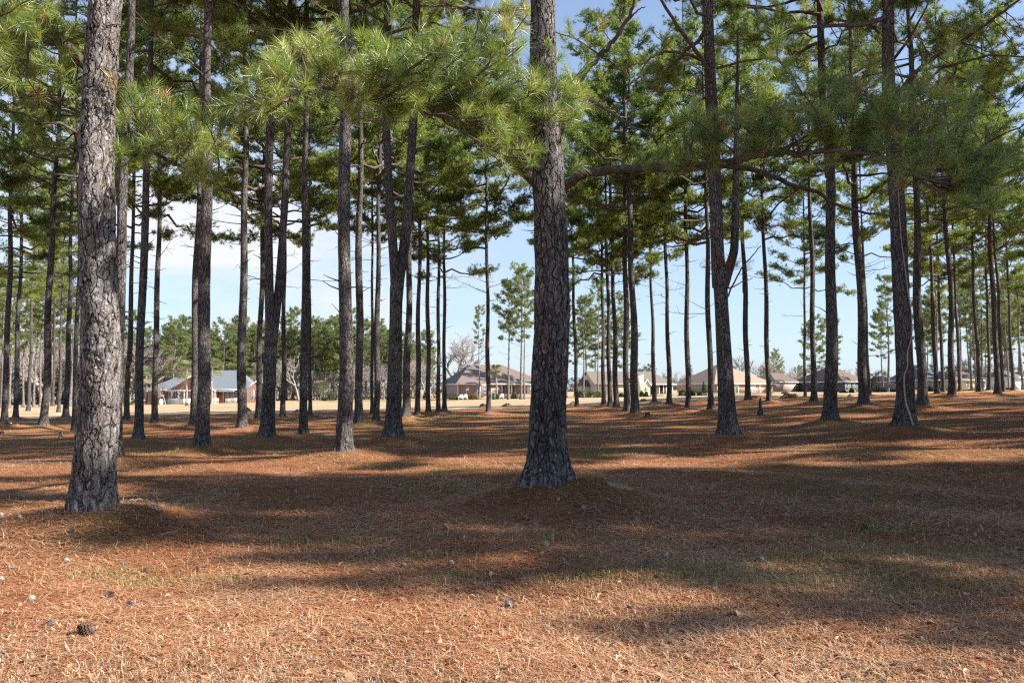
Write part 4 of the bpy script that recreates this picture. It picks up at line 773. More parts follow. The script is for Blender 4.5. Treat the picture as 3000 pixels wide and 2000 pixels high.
# --- left brick house with blue grey roof
h, s = house('brick_house', 488, 1183, 150, 10, 'red brick house with blue grey roof and white railings on the left'); at_px(h, 1184)
S = lambda a: a*s
m = MB(); m.box(S(-66), S(6), 3.5, 13, 0, 2.7); m.build('wall', M['brick'], h)
hip(h, S(-66), S(60), 3.5, 14, 2.75, 5.2, S(-10), S(50), 'roof_grey')
gable(h, S(3), S(132), 0, 10, 0, 2.75, 5.5, 'brick', 'roof_grey')
m = MB(); m.box(S(132), S(222), 3.2, 12, 0, 2.8); m.build('wall', M['brick'], h)
hip(h, S(100), S(236), 2.2, 16, 2.85, 6.7, S(90), S(182), 'roof_grey')
gable(h, S(222), S(290), .5, 10, 0, 3.1, 4.8, 'brick', 'roof_grey')
win(h, S(238), S(242), .9, 2.6, .48, 1, 4); win(h, S(246), S(257), .9, 2.6, .48, 3, 4); win(h, S(262), S(268), .9, 2.6, .48, 2, 4)
win(h, S(78), S(88), .8, 2.4, -.02, 3, 3); win(h, S(18), S(30), 1.2, 2.6, -.02, 2, 3)
for a in (150, 164, 178): win(h, S(a), S(a+9), .3, 2.3, 3.18, 2, 5)
m = MB(); m.box(S(2), S(86), -.5, -.35, 2.45, 2.75); m.box(S(48), S(50.5), -.5, -.35, 0, 2.5); m.box(S(34), S(35.5), -.5, -.35, 0, 2.5); m.box(S(14), S(16), -.5, -.35, 0, 2.5); m.build('pergola', M['white'], h)
for q, (a, b) in enumerate(((166, 210), (122, 146))):
    m = MB(); m.box(S(a), S(b), -.62, -.55, 1.05, 1.14); m.box(S(a), S(b), -.62, -.55, .12, .2)
    for x in np.arange(S(a), S(b), .22): m.box(x, x+.08, -.61, -.56, .2, 1.05)
    m.build('railing', M['white'], h)
m = MB(); m.box(S(4), S(84), -1.2, -1.14, .05, 1.1); m.build('panel_fence', M['white'], h)
m = MB()
for i in range(18): 
    a = S(128)+i*S(3); m.poly([(a, 1.6, 2.45), (a+S(1.6), 1.6, 2.45), (a+S(1.6), 2.4, 2.8), (a, 2.4, 2.8)])
m.build('awning_stripes', M['blue'], h); m = MB(); m.poly([(S(127), 1.62, 2.42), (S(184), 1.62, 2.42), (S(184), 2.42, 2.77), (S(127), 2.42, 2.77)]); m.build('awning', M['white'], h)
m = MB(); m.tube([(S(66), -.06, 3.6), (S(66), .02, 3.6)], [.32, .32], 16); m.build('gable_vent', M['white'], h); m = MB(); m.tube([(S(256), .42, 3.6), (S(256), .52, 3.6)], [.22, .22], 16); m.build('gable_vent', M['white'], h)
# --- centre house, brown hip roof
h, s = house('brick_house', 1340, 1168, 149, 17, 'brick house with a big brown hip roof left of the great centre pine'); at_px(h, 1169)
wd = S(268)/math.cos(math.radians(17)); m = MB(); m.box(0, S(130), 0, 14, 0, 2.85); m.box(S(130), wd, 2.6, 14, 0, 2.85); m.build('wall', M['brick'], h)
hip(h, 0, wd, 0, 14.5, 2.9, 6.8, S(66), S(172), 'roof_brown', ry=8.0)
m = MB(); m.poly([(S(38), -.4, 2.93), (S(92), -.4, 2.93), (S(62), 2.6, 4.3)]); m.poly([(S(38), -.4, 2.93), (S(62), 2.6, 4.3), (S(20), .4, 3.1)]); m.build('bay_roof', M['roof_brown'], h)
m = MB(); m.add([(S(46), -.02, 0), (S(54), -.55, 0), (S(86), -.55, 0), (S(94), -.02, 0), (S(46), -.02, 2.8), (S(54), -.55, 2.8), (S(86), -.55, 2.8), (S(94), -.02, 2.8)], [(0, 1, 5, 4), (1, 2, 6, 5), (2, 3, 7, 6), (4, 5, 6, 7)]); m.build('bay', M['brick'], h)
win(h, S(58), S(66), .9, 2.5, -.57, 2, 2, 'glass'); win(h, S(72), S(84), .5, 2.55, -.57, 4, 3, 'glass'); win(h, S(27), S(31), .9, 2.5, -.02, 1, 2)
for a in (138, 150, 170, 182, 214, 228): win(h, S(a), S(a+8), .3, 2.4, 2.58, 2, 3, 'glass' if a % 4 else 'blinds')
for a in (134, 164, 194, 224, 248):
    m = MB(); m.box(S(a), S(a)+.16, -.1, .06, 0, 2.75); m.build('porch_column', M['white'], h)
m = MB(); m.box(-.02, .12, -.2, -.06, 0, 2.75); m.build('downpipe', M['white'], h)
m = MB(); m.box(S(112), S(250), -1.3, -1.05, 0, .95); m.box(S(112), S(250), -1.34, -1.0, .95, 1.03); m.build('porch_wall', M['brick'], h)
m = MB(); m.tube([(S(205), 2.52, 1.9), (S(205), 2.58, 1.9)], [.22, .22], 14); m.build('wall_plaque', M['white'], h)
# --- cream house
h, s = house('cream_house', 1745, 1158, 150, 14, 'long cream house with taupe roof right of the great centre pine'); at_px(h, 1158)
wd = S(242)/math.cos(math.radians(14)); m = MB(); m.box(0, S(165), 0, 9, 0, 2.3); m.box(S(165), wd, 2.4, 9, 0, 2.3); m.add([(0, 0, 2.3), (0, 9, 2.3), (0, 4.5, 4.5)], None, [(0, 1, 2)]); m.build('wall', M['cream'], h)
m = MB(); o_ = .4; m.poly([(-o_, -o_, 2.2), (wd+o_, -o_, 2.2), (wd-S(42), 4.6, 4.7), (-o_, 4.6, 4.7)]); m.poly([(-o_, 4.6, 4.7), (wd-S(42), 4.6, 4.7), (wd+o_, 9.4, 2.2), (-o_, 9.4, 2.2)]); m.poly([(wd+o_, -o_, 2.2), (wd+o_, 9.4, 2.2), (wd-S(42), 4.6, 4.7)]); r_ = m.build('roof', M['roof_taupe'], h)
m = MB(); m.box(-o_, wd+o_, -o_-.04, -o_, 2.05, 2.24); m.build('fascia', M['white'], r_)
m = MB(); m.box(S(126), S(146), -.9, 1.2, 0, 3.9); m.box(S(125), S(147), -.96, 1.26, 3.9, 4.0); m.build('chimney', M['cream_lit'], h)
gable(h, S(147), S(168), -.6, 3, 0, 2.2, 3.1, 'cream_lit', 'roof_taupe', .2)
m = MB(); m.box(S(-26), S(6), 3, 6, 0, 1.9); m.build('entry_wall', M['cream'], h); m = MB(); m.poly([(S(-28), 2.6, 1.85), (S(6), 2.6, 1.85), (S(2), 4.5, 3.0), (S(-20), 4.5, 3.0)]); m.poly([(S(-28), 2.6, 1.85), (S(-20), 4.5, 3.0), (S(-28), 6.4, 1.85)]); m.build('entry_roof', M['roof_dark'], h)
m = MB(); m.box(S(172), S(240), 2.36, 2.4, .3, 1.9); m.build('screen', M['glass'], h)  # dark sheet on the back wall that makes the open porch read dark
for a in (168, 186, 200, 214, 228, 243):
    m = MB(); m.box(S(a), S(a)+.14, -.05, .1, 0, 2.05); m.build('porch_column', M['white'], h)
win(h, S(206), S(215), .2, 2.0, 2.34, 1, 1, 'blinds'); win(h, S(60), S(66), .8, 1.9, -.02, 2, 2); win(h, S(92), S(98), .8, 1.9, -.02, 2, 2); win(h, S(151), S(156), .9, 1.5, -.62, 1, 1)
# --- tan roofed brick house
h, s = house('brick_house', 2095, 1150, 149, 22, 'brick house with a tall tan hip roof behind the right forked pine'); at_px(h, 1151)
wd = S(196)/math.cos(math.radians(22)); m = MB(); m.box(0, wd, 0, 12.5, 0, 1.75); m.build('wall', M['brick_tan'], h)
hip(h, 0, wd, 0, 12.5, 1.8, 5.75, S(96), S(112), 'roof_tan', ry=7.5)
for a in (112, 121, 130, 139): win(h, S(a), S(a+6), .25, 1.5, -.02, 1, 3, 'blinds')
win(h, S(160), S(165), .25, 1.5, -.02, 1, 3, 'blinds'); win(h, S(186), S(196), .25, 1.5, -.02, 2, 2, 'blinds'); win(h, S(8), S(14), .5, 1.5, -.02, 1, 2, 'blinds'); win(h, S(63), S(69), .1, 1.6, -.04, 1, 2)
m = MB(); m.box(S(72), S(84), -.09, -.01, 0, 1.65); d_ = m.build('door', M['white'], h); m = MB(); m.box(S(75.5), S(80.5), -.11, -.095, .05, 1.3); m.build('door_glass', M['dark'], d_)
gable(h, S(208), S(246), 5, 9, 0, .9, 2.1, 'brick_tan', 'roof_tan', .2)
m = MB(); m.tube([(S(150), 3.2, 3.0), (S(150), 3.2, 3.6)], [.12, .12], 8); m.build('roof_vent', M['white'], h)
# --- dark roofed house
h, s = house('dark_roofed_house', 2472, 1147, 150, 32, 'house with a dark brown hip roof behind the thick straight grey pine'); at_px(h, 1148)
M['slate_wall'] = mat('slate_wall', (.10, .12, .14), .8, .2, 2); M['pale_brick'] = brick('pale_brick', (.34, .27, .24), (.28, .22, .2))
wd = S(110); m = MB(); m.box(0, wd, 0, 11, 0, 1.95); m.build('wall', M['slate_wall'], h); hip(h, 0, wd, 0, 11, 2.0, 5.1, S(50), S(66), 'roof_dark')
m = MB(); m.box(S(-110), S(-4), 10, 18, 0, 1.95); m.build('wall', M['pale_brick'], h); hip(h, S(-110), S(0), 10, 18, 2.0, 3.9, S(-60), S(-20), 'roof_dark', .3)
for a in (8, 26, 44, 70): win(h, S(a), S(a+12), .3, 1.7, -.02, 2, 2)
m = MB(); m.box(S(120), S(190), -6, 2, 0, 1.9); m.build('garage_wall', M['pale_brick'], h); hip(h, S(120), S(190), -6, 2, 1.95, 3.2, S(140), S(170), 'roof_dark', .3, name='garage_roof'); win(h, S(128), S(134), .5, 1.5, -6.02, 1, 2, 'blinds'); win(h, S(142), S(148), .5, 1.5, -6.02, 1, 2, 'blinds')
# --- houses glimpsed between the right group
h, s = house('grey_roofed_house', 2722, 1140, 140, 18, 'low house with a dark slate roof glimpsed right of the vine pine'); at_px(h, 1142)
m = MB(); m.box(0, S(70), 0, 9, 0, 1.75); m.build('wall', M['pale_brick'], h); hip(h, 0, S(70), 0, 9, 1.8, 4.6, S(10), S(46), 'roof_grey', .4)
for a in (14, 34, 52): win(h, S(a), S(a+7), .4, 1.5, -.02, 1, 2)
h, s = house('cream_house', 2795, 1140, 138, 14, 'low cream house with a pale taupe roof between the right hand pines'); at_px(h, 1141)
m = MB(); m.box(0, S(130), 0, 9, 0, 1.7); m.build('wall', M['cream_lit'], h); hip(h, 0, S(130), 0, 9, 1.75, 3.3, S(24), S(104), 'roof_taupe', .4)
for a in (12, 44, 76, 100): win(h, S(a), S(a+8), .4, 1.4, -.02, 2, 2)
h, s = house('white_shed', 2962, 1140, 120, 10, 'small white building with a window at the right picture edge'); at_px(h, 1142)
m = MB(); m.box(0, S(40), 0, 5, 0, 1.9); m.build('wall', M['white'], h); hip(h, 0, S(40), 0, 5, 1.95, 3.0, S(10), S(30), 'roof_grey', .3); win(h, S(4), S(11), .5, 1.6, -.02, 1, 2)
# garden things
def small(name, label, cat, px, Y, mbs, py=None):
    x = W(px, 1150, Y)[0]; z = onG(x, Y); o = mbs[0][0].build(name, mbs[0][1], None, (x, Y, z)); return tag(o, label, cat)
m = MB(); m.tube([(0, 0, 0), (0, 0, .7), (0, 0, .95), (0, 0, 1.05)], [.38, .4, .3, .12], 14); small('propane_tank', 'white upright tank beside the wall of the left brick house', 'tank', 472, 147, [(m, M['white'])])
m = MB(); m.box(-.4, .4, -.3, .3, 0, .9); m.box(-.5, .5, -.4, .4, .9, 1.0); small('grill', 'black covered grill beside the white tank', 'grill', 482, 147.5, [(m, M['dark'])])
for i, (px, lb) in enumerate(((1350, 'white lawn chair left of the bay window shrub'), (1363, 'second white lawn chair near the yellow green shrub'), (1470, 'white chair on the porch beside the ball shrub'))):
    m = MB(); m.box(-.35, .35, -.35, .3, .35, .42); m.box(-.35, .35, .25, .32, .42, 1.0); m.box(-.4, -.33, -.35, .3, 0, .62); m.box(.33, .4, -.35, .3, 0, .62); small('lawn_chair', lb, 'chair', px, 145.5, [(m, M['white'])])['group'] = 'white garden chairs'
m = MB(); m.box(-.3, .3, -.3, .3, 0, 1.0); m.box(-.34, .34, -.34, .34, 1.0, 1.1); M['greenplastic'] = mat('green_plastic', (.03, .14, .09), .5, .1, 3); small('waste_bin', 'dark green waste bin before the porch of the brown roofed house', 'bin', 1447, 144, [(m, M['greenplastic'])])
m = MB(); m.box(-.1, .1, -.1, .1, 0, 1.25); m.box(-.14, .14, -.14, .14, 1.25, 1.32); small('white_post', 'short white post before the brick porch', 'post', 1489, 144, [(m, M['white'])])
# ------------------------------------------------------------------ ground cover and litter
rng = np.random.default_rng(21)
def scatter(n, y0, y1, pw, margin=.8):
    u = rng.uniform(0, 1, n); y = (y0**(1-pw)+u*(y1**(1-pw)-y0**(1-pw)))**(1/(1-pw)); x = rng.uniform(-1, 1, n)*(y*.66+margin); return x, y
def keep_out(x, y):
    k = np.ones(len(x), bool)
    for ax, ay, az, ar in A:
        if ay < 40: k &= np.hypot(x-ax, y-ay) > ar*1.15
    return k
n = 330000; x, y = scatter(n, 3.9, 24, 1.7); k = keep_out(x, y)
dens = .5+.5*np.sin(x*.8+1)*np.sin(y*.6)+.35*np.sin(x*2.1+y*1.7); k &= (rng.uniform(size=n) < np.clip(.55+dens*.4, .15, 1)*(np.clip((y-3.6)/2.4, .35, 1)))
x, y = x[k], y[k]; n = len(x); z = G(x, y)
az = rng.uniform(0, math.pi, n); l = rng.uniform(.09, .2, n); hw = (.0011+.00022*y)*rng.uniform(.7, 1.2, n); tl = rng.normal(0, .10, n); d = np.stack([np.cos(az), np.sin(az), tl], -1); sd = np.stack([-np.sin(az), np.cos(az), 0*az], -1)*hw[:, None]
cc = np.stack([x, y, z+rng.uniform(.002, .016, n)+np.abs(tl)*l*.5], -1); bow = sd*0+np.stack([-np.sin(az), np.cos(az), 0*az+.2], -1)*(rng.normal(0, .012, n))[:, None]
a, b, c_, = cc-d*l[:, None]/2, cc+bow, cc+d*l[:, None]/2
Vv = np.stack([a-sd, a+sd, b+sd, b-sd, c_+sd*.6, c_-sd*.6], 1).reshape(-1, 3); i = np.arange(n)*6; tone = np.clip(rng.beta(2, 2.2, n)+.14*np.sin(x*1.3+.7*y)*np.cos(y*.9-.4*x)+.10*np.sin(x*3.1-y*2.3)*np.sin(x*1.1+y*4.1)+.04, 0, 1)
m = MB(); m.add(Vv, np.concatenate([np.stack([i, i+1, i+2, i+3], -1), np.stack([i+3, i+2, i+4, i+5], -1)]), None, np.concatenate([tone, tone]))
tag(m.build('pine_straw', M['straw']), 'reddish brown pine straw covering the ground', 'pine straw', kind='stuff')
def blades(name, mt, x, y, hmin, hmax, w, lean, label, cat):
    n = len(x); z = G(x, y); az = rng.uniform(0, 6.28, n); h = rng.uniform(hmin, hmax, n); d = np.stack([np.cos(az), np.sin(az), 0*az], -1); s = np.stack([-np.sin(az), np.cos(az), 0*az], -1)*(w*(.7+.12*y))[:, None]
    b = np.stack([x, y, z], -1); ln = rng.uniform(.2, 1, n)[:, None]*lean*h[:, None]; up = np.array([0, 0, 1.])
    md = b+d*ln*.35+up*(h*.6)[:, None]; tp = b+d*ln*1.1+up*(h*rng.uniform(.6, 1, n))[:, None]
    Vv = np.stack([b-s, b+s, md+s*.8, md-s*.8, tp], 1).reshape(-1, 3); i = np.arange(n)*5; a = rng.uniform(0, 1, n)
    m = MB(); m.add(Vv, np.stack([i, i+1, i+2, i+3], -1), None, a); m.T.append(np.stack([i+3, i+2, i+4], -1)); m.aT.append(a); tag(m.build(name, M[mt]), label, cat, kind='stuff')
# dry grass close by and in the sunny opening on the right
n = 130000; x, y = scatter(n, 3.8, 13, 1.5); fld = np.sin(x*.9+.5)*np.cos(y*1.1+x*.4)+.5*np.sin(x*2.7+y*2.2); pr = np.clip(1.25-(y-4.0)/2.3+.35*fld, 0, 1)*.9+.75*np.exp(-(((x-2.4)/2.4)**2+((y-6.9)/1.2)**2))*np.clip(.7+fld, 0, 1)*.85+.015
k = (rng.uniform(size=n) < pr)&keep_out(x, y); blades('dry_grass', 'drygrass', x[k], y[k], .015, .05, .0016, 1.6, 'short straw coloured winter grass in the foreground', 'grass')
# green grass tufts
cen = [(330,1690,.5),(640,1710,.4),(420,1720,.35),(860,1590,.35),(1000,1600,.3),(1240,1640,.3),(1330,1700,.3),(1700,1710,.45),(2200,1690,1.),(2350,1720,.9),(1950,1690,.8),(2500,1700,1.),(2800,1720,.8),(2650,1640,.8),(2300,1640,.7),(2550,1560,.7),(1850,1480,.9),(2000,1500,.8),(1100,1370,.9),(1330,1385,1.),(900,1330,1.2),(1750,1330,1.2),(2980,1385,1.2),(1550,1215,3),(1300,1220,3),(100,1300,1.6),(500,1330,1.2),(1480,1460,.4),(540,1500,.3),(2850,1620,.7),(1650,1585,.4)]
X, Y_ = [], []
for px, py, s in cen:
    Yd = solve(px, py); p = W(px, py, Yd); q = int((800 if Yd < 9 else 330)*min(s, 1.5)); X.append(p[0]+rng.normal(0, s*.55, q)); Y_.append(p[1]+rng.normal(0, s*.35, q))
X, Y_ = np.concatenate(X), np.concatenate(Y_); k = (Y_ > 3.8)&keep_out(X, Y_); blades('grass', 'grass', X[k], Y_[k], .025, .08, .0018, .9, 'sparse green grass growing through the straw', 'grass')
# taller wispy grass around trunk feet
X, Y_ = [], []
for ax, ay, az_, ar in A:
    if ay < 48: q = 60; th = rng.uniform(0, 6.28, q); rr = ar*1.15+rng.exponential(.35, q)+.05; X.append(ax+rr*np.cos(th)); Y_.append(ay+rr*np.sin(th))
x, y = scatter(900, 6, 20, 1.4); X.append(x); Y_.append(y); X, Y_ = np.concatenate(X), np.concatenate(Y_); blades('wispy_grass', 'drygrass', X, Y_,   .05, .14, .0009, .8, 'thin dry grass stalks standing in the straw', 'grass')
# fallen leaves
n = 4200; x, y = scatter(n, 3.9, 12, 2.2); k = rng.uniform(size=n) < np.clip(1.3-(y-4)/4.5, .12, 1); x, y = x[k], y[k]; n = len(x); z = G(x, y); az = rng.uniform(0, 6.28, n); l = rng.uniform(.014, .034, n)*(1+.5*(rng.uniform(size=n) > .9)); w = l*rng.uniform(.35, .55, n)
d = np.stack([np.cos(az), np.sin(az), rng.normal(0, .35, n)], -1); s = np.stack([-np.sin(az), np.cos(az), rng.normal(0, .35, n)], -1); c = np.stack([x, y, z+.018], -1); cup = rng.uniform(-.3, .5, n)[:, None]*l[:, None]*np.array([0, 0, 1.])
Vv = np.stack([c-d*l[:, None], c-d*l[:, None]*.3+s*w[:, None]+cup, c-d*l[:, None]*.3-s*w[:, None]+cup, c+d*l[:, None]*.35+s*w[:, None]*.8+cup, c+d*l[:, None]*.35-s*w[:, None]*.8+cup, c+d*l[:, None], c-d*l[:, None]*.3-cup*.2, c+d*l[:, None]*.35-cup*.2], 1).reshape(-1, 3); i = np.arange(n)*8; a = rng.uniform(0, 1, n)
m = MB(); m.add(Vv, np.concatenate([np.stack([i+1, i+6, i+7, i+3], -1), np.stack([i+6, i+2, i+4, i+7], -1)]), None, np.concatenate([a, a]))
for tt in ((0, 6, 1), (0, 2, 6), (3, 7, 5), (7, 4, 5)): m.T.append(np.stack([i+q for q in tt], -1)); m.aT.append(a)
tag(m.build('fallen_leaves', M['deadleaf']), 'curled tan and orange fallen leaves in the foreground', 'leaves', kind='stuff')

# pine cones
def cone(px, py, vi, sc, label, seed):
    rng = random.Random(seed); Yd = solve(px, py); p = W(px, py, Yd); x, y = p[0], p[1]; o = link('pine_cone', CONES[vi], None, (x, y, onG(x, y)+.034*sc)); o.scale = (sc,)*3
    o.rotation_euler = (math.radians(rng.uniform(70, 100)), rng.uniform(-.3, .3), rng.uniform(0, 6.28)); tag(o, label, 'pine cone', 'pine cones scattered on the straw')
cone(278, 1875, 2, 1.15, 'large open dark brown pine cone in the left foreground', 1)
LIT = 'weathered pale pine cone lying in the sunlit straw at the lower left'
for i, (a, b) in enumerate([(56,1573),(217,1600),(200,1658),(100,1771),(8,1715),(10,1516),(310,1764),(385,1784),(130,1848),(25,1677)]): cone(a, b, i % 2, .72, LIT, 10+i)
lab = 'weathered grey pine cone at the edge of the long shadow left of the middle'
for i, (a, b) in enumerate([(368,1668),(416,1690),(484,1566),(686,1604),(588,1680),(905,1591),(912,1645),(1097,1631)]): cone(a, b, i % 2, .70, lab, 30+i)
lab = 'weathered grey pine cone in the shaded straw below the great centre pine'
for i, (a, b) in enumerate([(1190,1669),(1315,1661),(1316,1555),(1360,1588),(1350,1481),(1534,1530),(1568,1547),(1600,1605),(1640,1503),(1712,1512),(1768,1542),(1935,1520),(1938,1528),(1975,1555),(952,1646),(455,1488),(522,1450),(700,1455),(555,1468)]): cone(a, b, i % 2, .66, lab, 50+i)
lab = 'grey pine cone among the scattered cones in the shade on the right'
for i, (a, b) in enumerate([(1877,1521),(1980,1540),(2012,1546),(2065,1522),(2103,1507),(2200,1530),(2214,1555),(2236,1530),(2302,1518),(2430,1535),(2441,1550),(2420,1550),(2540,1532),(2542,1523),(2668,1555),(2675,1563),(2695,1515),(2738,1515),(2873,1531),(2862,1580),(2590,1565),(2268,1590),(2438,1586),(2340,1496),(2555,1470),(2060,1497)]): cone(a, b, i % 2, .66, lab, 90+i)
cone(2522, 1562, 2, 1.0, 'large dark pine cone with a stem standing up among the grey cones', 3); cone(1952, 1647, 1, .95, 'upturned round grey pine cone right of the middle', 4); cone(1902, 1663, 0, .9, 'grey pine cone left of the upturned round one', 5); cone(1492, 1796, 1, .95, 'white bleached pine cone alone in the middle foreground', 6); cone(2240, 1657, 0, .8, 'small grey pine cone behind the green grass on the right', 7)
# fallen sticks
M['stick'] = mat('stick', (.40, .30, .22), .9, .3, 20); M['stick_grey'] = mat('stick_grey', (.22, .18, .16), .9, .3, 20)
def sticks(px, py, segs, label, mt='stick'):
    Yd = solve(px, py); p = W(px, py, Yd); m = MB(); o0 = np.array([p[0], p[1], onG(p[0], p[1])])
    for pts, r in segs:
        E = []
        for (a, b, h) in pts:
            y_ = solve(a, b); q = W(a, b, y_); E.append([q[0], q[1], onG(q[0], q[1])+.02+h])
        E = np.array(E)-o0; t2 = np.linspace(0, 1, len(E)); u2 = np.linspace(0, 1, 12); E = np.stack([np.interp(u2, t2, E[:, k]) for k in range(3)], -1); E[1:-1] += np.random.default_rng(int(px)).normal(0, .008, E[1:-1].shape); m.tube(E, np.linspace(r, r*.5, 12), 6)
    tag(m.build('fallen_branch', M[mt], None, tuple(o0), True), label, 'branch', 'fallen branches')
sticks(430, 1535, [([(375, 1530, .02), (420, 1528, .05), (462, 1538, .02)], .014), ([(435, 1542, 0), (492, 1539, .02)], .012), ([(392, 1532, 0), (372, 1546, 0)], .007), ([(460, 1536, .0), (458, 1540, .12), (454, 1544, .26)], .008), ([(466, 1532, 0), (476, 1530, .06)], .006)], 'pale forked dead branch lying right of the big grey trunk')
sticks(640, 1590, [([(602, 1568, 0), (625, 1588, .01), (690, 1600, 0)], .008)], 'thin curved grey stick in the long shadow', 'stick_grey')
sticks(762, 1570, [([(752, 1580, 0), (765, 1565, .05), (772, 1555, .12)], .008), ([(740, 1580, 0), (772, 1578, 0)], .006)], 'short forked twig standing in the long shadow', 'stick_grey')
sticks(2190, 1540, [([(2130, 1530, 0), (2180, 1540, .03), (2240, 1555, 0)], .013), ([(2180, 1535, 0), (2190, 1512, .05)], .007), ([(2110, 1552, 0), (2160, 1545, .02)], .010)], 'dark dead branch lying among the cones on the right', 'stick_grey')
sticks(2340, 1582, [([(2310, 1582, 0), (2390, 1584, .02)], .009)], 'short dark stick lying in the shade on the right', 'stick_grey')
sticks(1150, 1720, [([(1075, 1725, 0), (1110, 1712, .02), (1130, 1705, 0)], .007)], 'small grey twig at the lower edge of the long shadow', 'stick_grey')
sticks(510, 1575, [([(470, 1588, 0), (520, 1580, .02), (538, 1566, .03)], .007)], 'thin grey twig next to a cone on the left', 'stick_grey')
sticks(850, 1400, [([(848, 1400, 0), (850, 1402, .25), (846, 1404, .42)], .006), ([(846, 1408, 0), (856, 1412, .04)], .006)], 'upright dead twig in the sunlit strip on the left', 'stick_grey')
sticks(100, 1363, [([(0, 1361, 0), (100, 1360, .01), (200, 1357, 0)], .012)], 'long thin dark stick lying left behind the big grey trunk', 'stick_grey')
rq = random.Random(4)
for q in range(12):
    a, b = rq.uniform(1500, 2850), rq.uniform(1440, 1600); w_ = rq.uniform(18, 45); sticks(a, b, [([(a-w_, b+rq.uniform(-5, 5), 0), (a, b, rq.uniform(0, .03)), (a+w_, b+rq.uniform(-6, 6), 0)], rq.uniform(.005, .009)), ([(a, b, .01), (a+w_*.4, b-rq.uniform(4, 9), .03)], .004)], 'small grey twig lying among the cones in the shade on the right', 'stick_grey')
# stumps
def stump(px, py, wpx, hpx, label, seed, snag=False):
    rng = np.random.default_rng(seed); Yd = solve(px, py); p = W(px, py, Yd); s = Yd/FPX; r = wpx*s/2; h = hpx*s; k = 22; rs = [1.5, 1.15, 1.0, .9, .85] if not snag else [1.25, .8, .5, .34, .26]
    th = np.arange(k)/k*2*math.pi; ph = rng.uniform(0, 6, 3); rings = []; tt = [0, .12, .4, .7, 1.0]
    for t_, f in zip(tt, rs):
        rr = r*f*(1+.12*np.sin(3*th+ph[0])+.08*np.sin(5*th+ph[1]*(1+t_))); z = h*t_+(h*.16*(rng.uniform(-1, 1, k)) if t_ == 1.0 else 0) - (.08 if t_ == 0 else 0); rings.append(np.stack([rr*np.cos(th), rr*np.sin(th), z+0*th], -1))
    V_ = np.vstack(rings+[np.array([[0, 0, h*.75]])]); i = np.arange(4)[:, None]*k; j = np.arange(k)[None, :]; j2 = (j+1) % k; m = MB(); m.add(V_, np.stack([i+j, i+j2, i+k+j2, i+k+j], -1).reshape(-1, 4), [(4*k+a, 4*k+(a+1) % k, 5*k) for a in range(k)])
    root = m.build('tree_stump', M['bark_pale'] if seed == 2 else M['bark'], None, (p[0], p[1], onG(p[0], p[1])))
    if snag:
        m = MB(); m.tube([(0, 0, h*.3), (.03, 0, h*.8), (.0, 0, h*1.05), (.06, 0, h*1.2)], [r*.3, r*.2, r*.16, r*.05], 8); m.build('broken_shaft', M['bark'], root)
    tag(root, label, 'stump', 'old tree stumps')
stump(1897, 1223, 15, 15, 'low grey stump right of the touching pair of dark pines', 1); stump(178, 1283, 10, 19, 'pale splintered stump left of the big grey trunk', 2); stump(3, 1278, 14, 14, 'grey stump cut off by the left picture edge', 4)
stump(2228, 1217, 21, 46, 'tall rotten stump tapering to a spike right of the right forked pine', 3, True); stump(2632, 1262, 12, 16, 'small grey stump on the mound before the vine pine', 5)
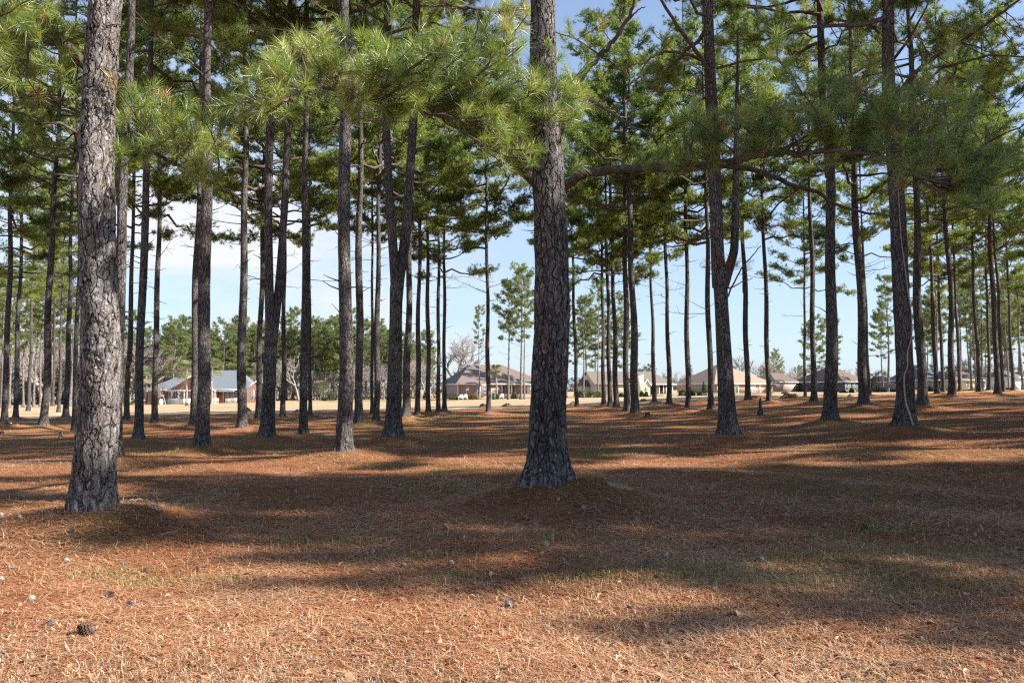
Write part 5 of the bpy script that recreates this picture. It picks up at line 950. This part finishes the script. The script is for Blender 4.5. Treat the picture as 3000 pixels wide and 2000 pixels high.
# sand patch by the great pine
c = BIG['centre']['p']; m = MB(); th = np.linspace(0, 2*math.pi, 40, endpoint=False); R_ = np.linspace(0, 1, 9); pts = []
for r_ in R_:
    for t_ in th: x = c[0]+.98+r_*.26*math.cos(t_)*(1+.15*math.sin(3*t_)); y = c[1]-.28+r_*.13*math.sin(t_)*(1+.2*math.sin(2*t_)); pts.append((x, y, onG(x, y)+.006*(1-r_)-.006*r_+.003))
Q_ = [(a*40+b, a*40+(b+1) % 40, (a+1)*40+(b+1) % 40, (a+1)*40+b) for a in range(8) for b in range(40)]; m.add(pts, Q_); tag(m.build('sand_patch', M['sand'], smooth=True), kind='structure')
# soil heaps along the edge of the fairway
M['soil'] = mat('soil', (.20, .12, .08), .95, .4, 3, 1.0, 14)
def heap(px, py, wpx, hpx, label, seed):
    rng = np.random.default_rng(seed); Yd = solve(px, py); p = W(px, py, Yd); s = Yd/FPX; r = wpx*s/2; h = hpx*s; g = 18; m = MB(); u = np.linspace(-1, 1, g); X, Y2 = np.meshgrid(u, u); ph = rng.uniform(0, 6, 4)
    Z = np.clip(1-(X**2+Y2**2), 0, 1)*h*(1+.35*np.sin(5*X+ph[0])*np.cos(4*Y2+ph[1])+.2*np.sin(11*X+ph[2]+7*Y2))-.03+rng.normal(0, .02, X.shape); gz = G(p[0]+X*r, p[1]+Y2*r*.7)-onG(p[0], p[1])
    I_ = (np.arange(g-1)[:, None]*g+np.arange(g-1)[None, :]).reshape(-1); m.add(np.stack([X*r, Y2*r*.7, Z+gz], -1).reshape(-1, 3), np.stack([I_, I_+1, I_+g+1, I_+g], -1)); tag(m.build('soil_heap', M['soil'], None, (p[0], p[1], onG(p[0], p[1]))), label, 'soil heap', 'heaps of soil and brush at the edge of the grove')
for i, (a, b, w_, h_, lb) in enumerate([(1415, 1190, 26, 8, 'small brown soil heap left of the pine before the brown roof'), (1485, 1190, 34, 9, 'brown soil heap right of the pine before the brown roof'), (1885, 1176, 30, 8, 'brush heap left of the slim pine at the porch'), (2215, 1166, 50, 9, 'low dark heap between two pines before the tan roofed house'), (2312, 1163, 66, 13, 'largest grey heap right of the tan roofed house'), (2492, 1157, 26, 7, 'small grey heap before the dark roofed house'), (550, 1188, 20, 8, 'small dark heap at the white fence of the left house'), (725, 1204, 26, 9, 'dark heap right of the pale sunlit trunk'), (875, 1208, 40, 8, 'low brown heap left of the sunlit stubby pine'), (1680, 1183, 30, 6, 'low brown heap at the first thin pine right of the great pine')]): heap(a, b, w_, h_, lb, 700+i)
